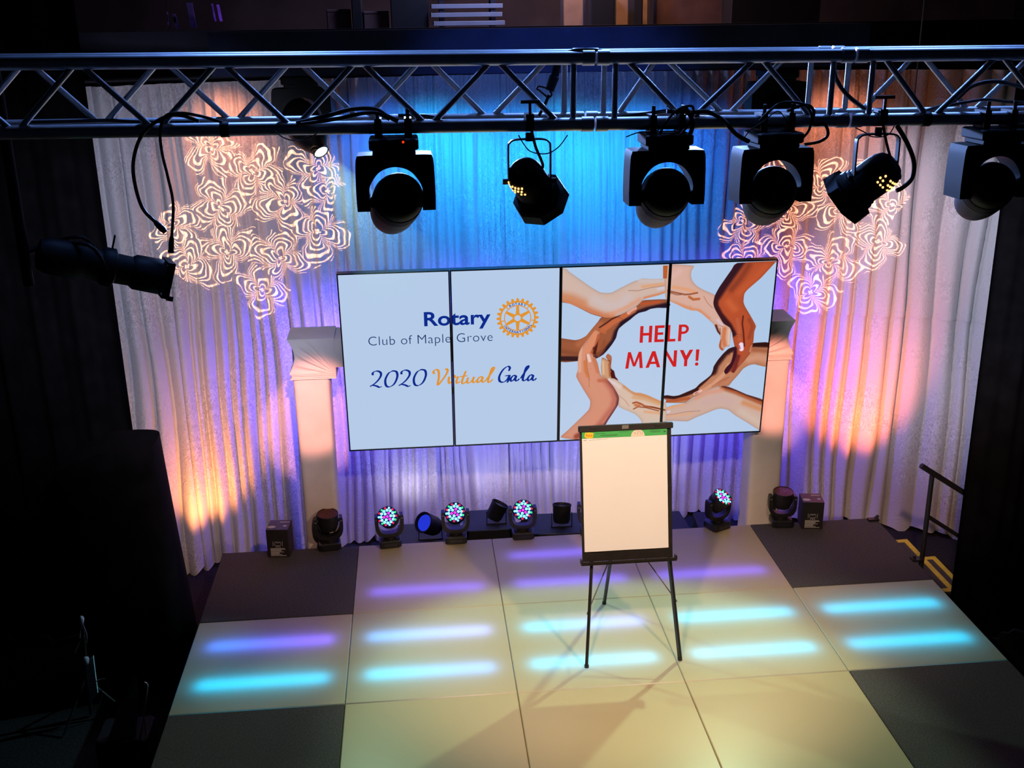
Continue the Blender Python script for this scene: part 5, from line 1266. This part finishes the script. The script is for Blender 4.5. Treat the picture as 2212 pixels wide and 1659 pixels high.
# ------------------------------------------------------------------ stairs and handrail at the right
YT = mat('yellow_tape', (.80, .62, .03), .6, var=.12, scale=30)
st = thing('stairs', 'portable stage stairs with yellow taped tread edges on the right', 'stairs', (3.09, .25, FZ))
for k, (xa_, xb_, z) in enumerate(((3.07, 3.345, -.20), (3.345, 3.645, -.40))):
    ya_, yb_ = .11, 1.105
    o = MB().cbox(((xa_+xb_)/2-3.09, (ya_+yb_)/2-.25, z-.02-FZ), (xb_-xa_-.004, yb_-ya_, .04), .004).build('tread', CARPET, st)
    cx_, cy_ = (xa_+xb_)/2-3.09, (ya_+yb_)/2-.25; zz = z-FZ+.0012; W2, D2 = (xb_-xa_)/2-.004, (yb_-ya_)/2-.004
    for (px_, py_, sx_, sy_) in ((W2-.025, 0, .05, 2*D2), (-W2+.03, 0, .045, 2*D2), (0, D2-.03, 2*W2-.1, .055), (0, -D2+.03, 2*W2-.1, .055)):
        MB().box((cx_+px_, cy_+py_, zz), (sx_, sy_, .002)).build('edge_tape', YT, o)
    for yy in (ya_+.05, yb_-.05):
        for xx in (xa_+.04, xb_-.04): MB().box((xx-3.09, yy-.25, (z-.04-FZ)/2), (.04, .04, z-.04-FZ)).build('leg', FIXBLACK2, st)
RY = .34
hr = thing('handrail', 'dark steel handrail with two sloping rails beside the stairs', 'handrail', (3.11, RY, .0))
HO = Vector(hr.location); wp = lambda px, py: at_y(px, py, RY)-HO
pb_, pt_ = wp(2003, 1228), wp(2018, 1026); pb_.x = pt_.x = .0; pb_.y = pt_.y = 0
RAIL = mat('handrail_steel', (.030, .028, .030), .5, .3)
MB().cyl((0, 0, -.10), (0, 0, pt_.z), .021, n=14).build('post', RAIL, hr, smooth=50)
r0, r1 = wp(1990, 1006), wp(2074, 1059); dr = (r1-r0)
MB().cyl(r0, r0+dr*4.0, .024, n=14).build('top_rail', RAIL, hr, smooth=50)
q0, q1 = wp(2014, 1114), wp(2064, 1146); dq = q1-q0
MB().cyl((0, 0, q0.z), Vector((0, 0, q0.z))+dq*6.0, .018, n=14).build('lower_rail', RAIL, hr, smooth=50)
MB().cyl(Vector((0, 0, 0))+dr*3.6+Vector((0, 0, r0.z-.02)), Vector((0, 0, 0))+dr*3.6+Vector((0, 0, FZ+.01)), .020, n=12).build('post', RAIL, hr, smooth=50)
MB().box((-.045, 0, .010), (.10, .07, .018)).cyl((-.07, 0, .02), (-.07, 0, .045), .014, n=10).build('deck_bracket', RAIL, hr)
tag(MB().box((3.00, 1.13, .014), (.10, .05, .022)).cyl((3.03, 1.14, .02), (3.05, 1.14, .05), .02, .012, n=10).build('deck_bracket', RAIL), 'small steel bracket on the back right corner of the stage', 'bracket')

# ------------------------------------------------------------------ equipment behind the stage edge
CASE = mat('road_case', (.010, .010, .012), .55, var=.2, scale=9)
def case(label, x, y, w_, d_, h_, rz=0):
    t = thing('road_case', label, 'case', (x, y, FZ), (0, 0, rz), 'road cases behind the stage')
    MB().cbox((0, 0, h_*.36), (w_, d_, h_*.72), .012).build('body', CASE, t)
    MB().cbox((0, 0, h_*.86), (w_, d_, h_*.28), .012).build('lid', CASE, t)
    for sx in (-1, 1): MB().box((sx*w_*.25, -d_/2-.004, h_*.70), (.05, .01, .06)).build('latch', FIXBLACK2, t)
    MB().box((0, -d_/2-.004, h_*.40), (.11, .012, .05)).build('handle', FIXBLACK2, t)
    return t
def par(label, x, y, z, aim, lens, s=1.0):
    t = thing('par_lamp', label, 'stage light', (x, y, z), group='par lamps behind the stage')
    d = Vector(aim).normalized(); c = Vector((0, 0, .16*s))
    b = MB().lathe([(-.11*s, .05*s), (-.10*s, .085*s), (-.06*s, .10*s), (.09*s, .105*s), (.10*s, .11*s), (.115*s, .11*s), (.115*s, .10*s), (.09*s, .098*s)], c, d, 28).build('can', FIXBLACK, t, smooth=40)
    MB().lathe([(0, .098*s), (.006*s, .06*s), (.008*s, .002)], c+d*.088*s, d, 24).build('lens', lens, b, smooth=60)
    for s_ in (-1, 1): MB().box((s_*.118*s, 0, .085*s), (.008, .03, .17*s)).build('bracket', FIXBLACK2, t)
    MB().box((0, 0, .004), (.25*s, .03, .008)).build('foot', FIXBLACK2, t)
    return t
BLENS = emission('blue_lens', (40, 60, 235), .8)
case('low black road case behind the second wash light', -1.18, 1.85, .62, .46, .36)
case('black road case with blocky lid left of the easel', -.58, 1.90, .50, .46, .45, .0)
case('long black road case right of the middle wash light', .12, 1.92, .62, .46, .36, -.05)
case('black road case behind the rightmost lit wash light', 1.10, 1.90, .60, .46, .32, .04)
case('black road case beside the right fabric post', 1.62, 1.80, .28, .40, .36, -.1)
par('par lamp with a blue lens lying left of the second wash light', -1.17, 1.72, FZ+.362, (-.62, -.55, .55), BLENS, .95)
par('black par lamp on a case right of the second wash light', -.52, 1.80, FZ+.452, (.45, .1, .85), LENSGLASS, .8)
par('black par lamp seen just left of the easel board', .13, 1.84, FZ+.362, (.05, .2, .9), LENSGLASS, .85)
t = thing('cable_heap', 'heap of black cables behind the stage right of the easel', 'cable', (.70, 1.42, FZ))
for k in range(6):
    pts = [(.30*math.cos(a*1.3+k)+.1*random.uniform(-1, 1), .16*math.sin(a*1.7+k), .03+.38*(1-abs(math.cos(a*1.3+k)))*random.uniform(.5, 1)+.02*k) for a in np.linspace(0, 5, 12)]
    MB().tube(smooth_path(pts, 5), .012, 8).build('cable_loop', CABLE, t, smooth=60)
t = thing('cable_heap', 'heap of black cables between the two middle wash lights', 'cable', (-.28, 1.42, FZ))
for k in range(6):
    pts = [(.26*math.cos(a*1.3+k)+.1*random.uniform(-1, 1), .14*math.sin(a*1.7+k), .03+.40*(1-abs(math.cos(a*1.3+k)))*random.uniform(.5, 1)+.02*k) for a in np.linspace(0, 5, 12)]
    MB().tube(smooth_path(pts, 5), .012, 8).build('cable_loop', CABLE, t, smooth=60)

# ------------------------------------------------------------------ storage loft above the curtains
LZ = 4.33
BOARD = mat('pale_boards', (.42, .44, .52), .6, var=.1, scale=4)
TAN = mat('tan_board', (.34, .20, .13), .7, var=.2, scale=5)
bx0, bx1 = at_y(932, 20, 4.3).x, at_y(1085, 20, 4.3).x
for k in range(5):
    z = LZ+.075+k*.085
    o = MB().cbox(((bx0+bx1)/2+.015*math.sin(k*2), 4.3+.02*k, z), (bx1-bx0, .34, .042), .003).build('stored_board', BOARD)
    tag(o, ('lowest', 'second lowest', 'middle', 'second highest', 'topmost')[k]+' pale board of the stack stored above the curtains', 'board', 'pale boards stored in the loft')
rk = thing('board_rack', 'dark bearers under and between the stored pale boards', 'rack', ((bx0+bx1)/2, 4.34, LZ))
for k in range(5):
    for s_ in (-1, 1): MB().box((s_*(bx1-bx0)*.36, .0, .027+k*.085), (.05, .28, .040)).build('bearer', NAVYWALL, rk)
def panel(label, pxa, pxb, pyb, y, m, name='leaning_board', h=.62, group='panels leaning in the loft'):
    a, b = at_y(pxa, pyb, y), at_y(pxb, pyb, y)
    t = thing(name, label, 'board', ((a.x+b.x)/2, y, LZ), (-.06, 0, 0), group)
    MB().box((0, 0, h/2), (b.x-a.x, .03, h)).build('sheet', m, t)
    for s_ in (-1, 1): MB().box((s_*((b.x-a.x)/2-.012), -.02, h/2), (.024, .012, h)).build('edge_batten', NAVYWALL, t)
panel('tan panel leaning left of the dark post in the loft', 1212, 1264, 52, 4.6, TAN)
panel('narrow tan panel right of the dark post in the loft', 1325, 1360, 52, 4.6, TAN)
panel('thin tan strip between two dark cases in the loft', 1382, 1402, 50, 4.8, TAN)
panel('wide reddish brown panel at the right of the loft', 1412, 1562, 48, 5.0, mat('red_brown_board', (.11, .05, .05), .7, var=.3, scale=4))
def loft_box(label, pxa, pxb, pyt, y, m, d_=.3, name='stored_box'):
    a, b, c_ = at_y(pxa, 40, y), at_y(pxb, 40, y), at_y((pxa+pxb)/2, pyt, y)
    h = max(.08, c_.z-LZ); t = thing(name, label, 'box', ((a.x+b.x)/2, y, LZ), group='things stored in the loft')
    MB().cbox((0, 0, h*.45), (b.x-a.x, d_, h*.9), .01).build('box', m, t); MB().cbox((0, 0, h*.95), ((b.x-a.x)*1.02, d_*1.02, h*.1), .01).build('lid', m, t)
PINK = mat('pinkish_carton', (.20, .10, .09), .8, var=.2, scale=5); DARKBOX = mat('dark_case', (.02, .018, .022), .6)
loft_box('small pinkish carton left of the stored boards', 708, 758, 20, 4.6, PINK)
loft_box('pinkish carton with pale edge near the stored boards', 786, 840, 24, 4.5, PINK)
loft_box('dark case between the two pinkish cartons', 762, 784, -10, 4.5, DARKBOX)
loft_box('large dark case left of the stored boards', 845, 925, -20, 4.4, DARKBOX)
loft_box('dark case right of the tan panel', 1272, 1322, -20, 4.4, DARKBOX)
loft_box('dark case between the tan strips', 1362, 1382, -20, 4.5, DARKBOX)
loft_box('wide dark case at the right of the loft', 1570, 1760, -20, 4.4, DARKBOX)
VIO = mat('violet_cloth', (.20, .10, .42), .7, var=.2, scale=9)
for k, (pxa, pxb, ya_, yb2, lab) in enumerate(((360, 366, 26, 62, 'thin violet strip at the far left of the loft'), (372, 382, 30, 63, 'slanting violet strip second in the loft'), (402, 420, 6, 60, 'broad violet cloth hanging in the loft'), (456, 463, 8, 46, 'narrow violet strip in the loft'), (467, 476, 10, 46, 'rightmost narrow violet strip in the loft'))):
    a, b = at_y(pxa, ya_, 4.2), at_y(pxb, yb2, 4.2); n = 8; vs = []
    for j in range(n):
        z = a.z+(b.z-a.z)*j/(n-1); dx = .02*j/(n-1)*(1 if k != 0 else 0)
        vs += [(a.x+dx, 4.2+.01*math.sin(j), z), (b.x+dx, 4.2+.01*math.cos(j), z), (b.x+dx, 4.23, z), (a.x+dx, 4.23, z)]
    o = MB().add(vs, [(j*4+i, j*4+(i+1) % 4, j*4+4+(i+1) % 4, j*4+4+i) for j in range(n-1) for i in range(4)]+[(0, 1, 2, 3), tuple((n-1)*4+i for i in (3, 2, 1, 0))]).build('violet_strip', VIO, smooth=50)
    tag(o, lab, 'cloth', 'violet cloth strips in the loft')
    tag(MB().cyl(((a.x+b.x)/2, 4.215, a.z-.01), ((a.x+b.x)/2, 4.215, 7.0), .003, n=6).build('hanging_line', FIXBLACK), 'thin line holding the '+lab.replace(' in the loft', '').replace(' of the loft', ''), 'line', 'lines in the loft')
a = at_y(1986, 104, 1.0); b = at_y(1995, 0, 1.0)
tag(MB().cyl((a.x, 1.0, a.z-.4), (a.x, 1.0, 7.0), .006, n=8).build('hanging_line', mat('grey_rope', (.30, .30, .32), .7)), 'pale vertical line hanging at the upper right', 'line')
# lamps added to brighten the stored things in the loft
area('loft_fill_warm', (.9, 4.0, 6.2), (.9, 4.7, 4.4), (1, .55, .35), 40, .5, .2)
area('loft_fill_blue', (-.3, 3.7, 6.0), (-.3, 4.4, 4.4), (.35, .45, 1), 40, .5, .2)
spot('loft_violet', (-2.6, 2.9, 5.9), (-2.75, 4.2, 4.6), (.45, .2, 1), 160, 30, .8)

# ------------------------------------------------------------------ dim gear at the left of the stage
DIM = mat('grey_violet_cloth', (.60, .48, .62), .8, var=.15, scale=20); TEAL = mat('teal_lit_panel', (.55, .78, .80), .7, var=.2, scale=30)  # colours raised in place of the teal light on this gear
gy = -.36
t = thing('gear_stand', 'dark stand with a pale rounded top and a teal lit hanging strip', 'stand', tuple(Vector((at_y(190, 1540, gy).x, gy, FZ))))
GO = Vector(t.location); gp = lambda px, py, dy=0: at_y(px, py, gy+dy)-GO
MB().cyl((0, .06, .02), gp(176, 1330, .06), .014, n=12).build('pole', FIXBLACK2, t, smooth=50)
for a in (0, 2.1, 4.2): MB().tube([(0, .06, .35), (.28*math.cos(a), .06+.28*math.sin(a), .015)], .010, 8).build('leg', FIXBLACK2, t, smooth=50)
MB().lathe([(0, .006), (.012, .012), (.035, .019), (.055, .020), (.07, .014), (.076, .004)], gp(177, 1350), gp(174, 1316)-gp(177, 1350), 16).build('rounded_top', DIM, t, smooth=60)
for k, pts in enumerate((((178, 1350), (174, 1365), (173, 1378)), ((180, 1350), (187, 1368), (188, 1385), (183, 1392)), ((184, 1372), (174, 1384), (166, 1400), (163, 1410)))):
    MB().tube(smooth_path([tuple(gp(*q)) for q in pts], 5), .0022, 6).build('strap', mat('strap_grey', (.35, .33, .45), .6), t, smooth=60)
MB().lathe([(0, .008), (.012, .022), (.035, .028), (.06, .022), (.07, .008)], gp(186, 1436), gp(184, 1394)-gp(186, 1436), 16).build('pouch', DIM, t, smooth=60)
vs = [gp(*q) for q in ((185, 1434), (201, 1418), (206, 1460), (211, 1498), (196, 1516), (188, 1470))]
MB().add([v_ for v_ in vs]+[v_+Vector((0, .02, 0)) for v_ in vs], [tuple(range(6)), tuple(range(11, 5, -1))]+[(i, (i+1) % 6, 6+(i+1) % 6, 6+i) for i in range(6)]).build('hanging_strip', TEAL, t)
MB().tube(smooth_path([tuple(gp(*q)) for q in ((206, 1474), (214, 1468), (228, 1466))], 4), .004, 6).build('handle', STEEL, t, smooth=60)
MB().tube(smooth_path([tuple(gp(*q)) for q in ((219, 1488), (220, 1505), (212, 1530), (206, 1540))], 4), .004, 6).build('hook', STEEL, t, smooth=60)
gy2 = -1.10
t = thing('tilted_case', 'dark open case lid catching teal light at the lower left', 'case', tuple(Vector((at_y(270, 1600, gy2).x, gy2, FZ))))
GO = Vector(t.location); gp = lambda px, py, dy=0: at_y(px, py, gy2+dy)-GO
vs = [gp(*q) for q in ((234, 1618), (262, 1540), (296, 1466), (299, 1500), (293, 1600), (284, 1680))]
MB().add([v_ for v_ in vs]+[v_+Vector((-.03, .03, 0)) for v_ in vs], [tuple(range(6)), tuple(range(11, 5, -1))]+[(i, (i+1) % 6, 6+(i+1) % 6, 6+i) for i in range(6)]).build('lid', mat('lid_grey', (.22, .30, .36), .5, var=.3, scale=60), t)
MB().cbox((-.02, .10, .18), (.36, .3, .36), .02).build('body', CASE, t)
gy3 = -1.22
t = thing('steel_pole', 'thin bright steel pole leaning at the lower left of the stage', 'pole', tuple(Vector((at_y(312, 1600, gy3).x, gy3, FZ))))
GO = Vector(t.location); gp = lambda px, py, dy=0: at_y(px, py, gy3+dy)-GO
MB().tube(smooth_path([tuple(gp(*q)) for q in ((312, 1474), (318, 1478), (318, 1490), (310, 1550), (296, 1660))]+[(0, 0, .01)], 5), .0048, 8).build('tube', STEEL, t, smooth=60)
MB().tube([gp(312, 1552), gp(322, 1680)], .003, 6).build('stay', STEEL, t, smooth=60)

# ------------------------------------------------------------------ haze caught by the upstage beam
def haze():
    ax = (AIM_L-HEAD_L).normalized(); L0, L1 = .02, 1.7
    o = MB().lathe([(0, .06), (L1, .46)], (0, 0, 0), (0, 0, 1), 24).build('haze', None)
    o.location = HEAD_L+ax*L0; o.rotation_euler = ax.to_track_quat('Z', 'Y').to_euler()
    M = bpy.data.materials.new('thin_haze'); M.use_nodes = True; nt = M.node_tree; N = nt.nodes; L = nt.links; N.clear()
    out = N.new('ShaderNodeOutputMaterial'); vs_ = N.new('ShaderNodeVolumeScatter'); vs_.inputs['Anisotropy'].default_value = .2
    tc = N.new('ShaderNodeTexCoord'); sp_ = N.new('ShaderNodeSeparateXYZ'); L.new(tc.outputs['Object'], sp_.inputs[0])
    mr = N.new('ShaderNodeMapRange'); L.new(sp_.outputs[2], mr.inputs[0]); mr.inputs[1].default_value = .15; mr.inputs[2].default_value = L1*.95; mr.inputs[3].default_value = .22; mr.inputs[4].default_value = 0
    dv = N.new('ShaderNodeMath'); dv.operation = 'DIVIDE'; dv.use_clamp = True; L.new(sp_.outputs[2], dv.inputs[0]); dv.inputs[1].default_value = .6
    pq = N.new('ShaderNodeMath'); pq.operation = 'POWER'; L.new(dv.outputs[0], pq.inputs[0]); pq.inputs[1].default_value = 1.5
    pw = N.new('ShaderNodeMath'); pw.operation = 'MULTIPLY'; L.new(mr.outputs[0], pw.inputs[0]); L.new(pq.outputs[0], pw.inputs[1])
    L.new(pw.outputs[0], vs_.inputs['Density']); L.new(vs_.outputs[0], out.inputs['Volume'])
    o.data.materials.append(M); tag(o, 'thin haze glowing in the teal beam of the upstage light', 'haze', kind='stuff')
haze()
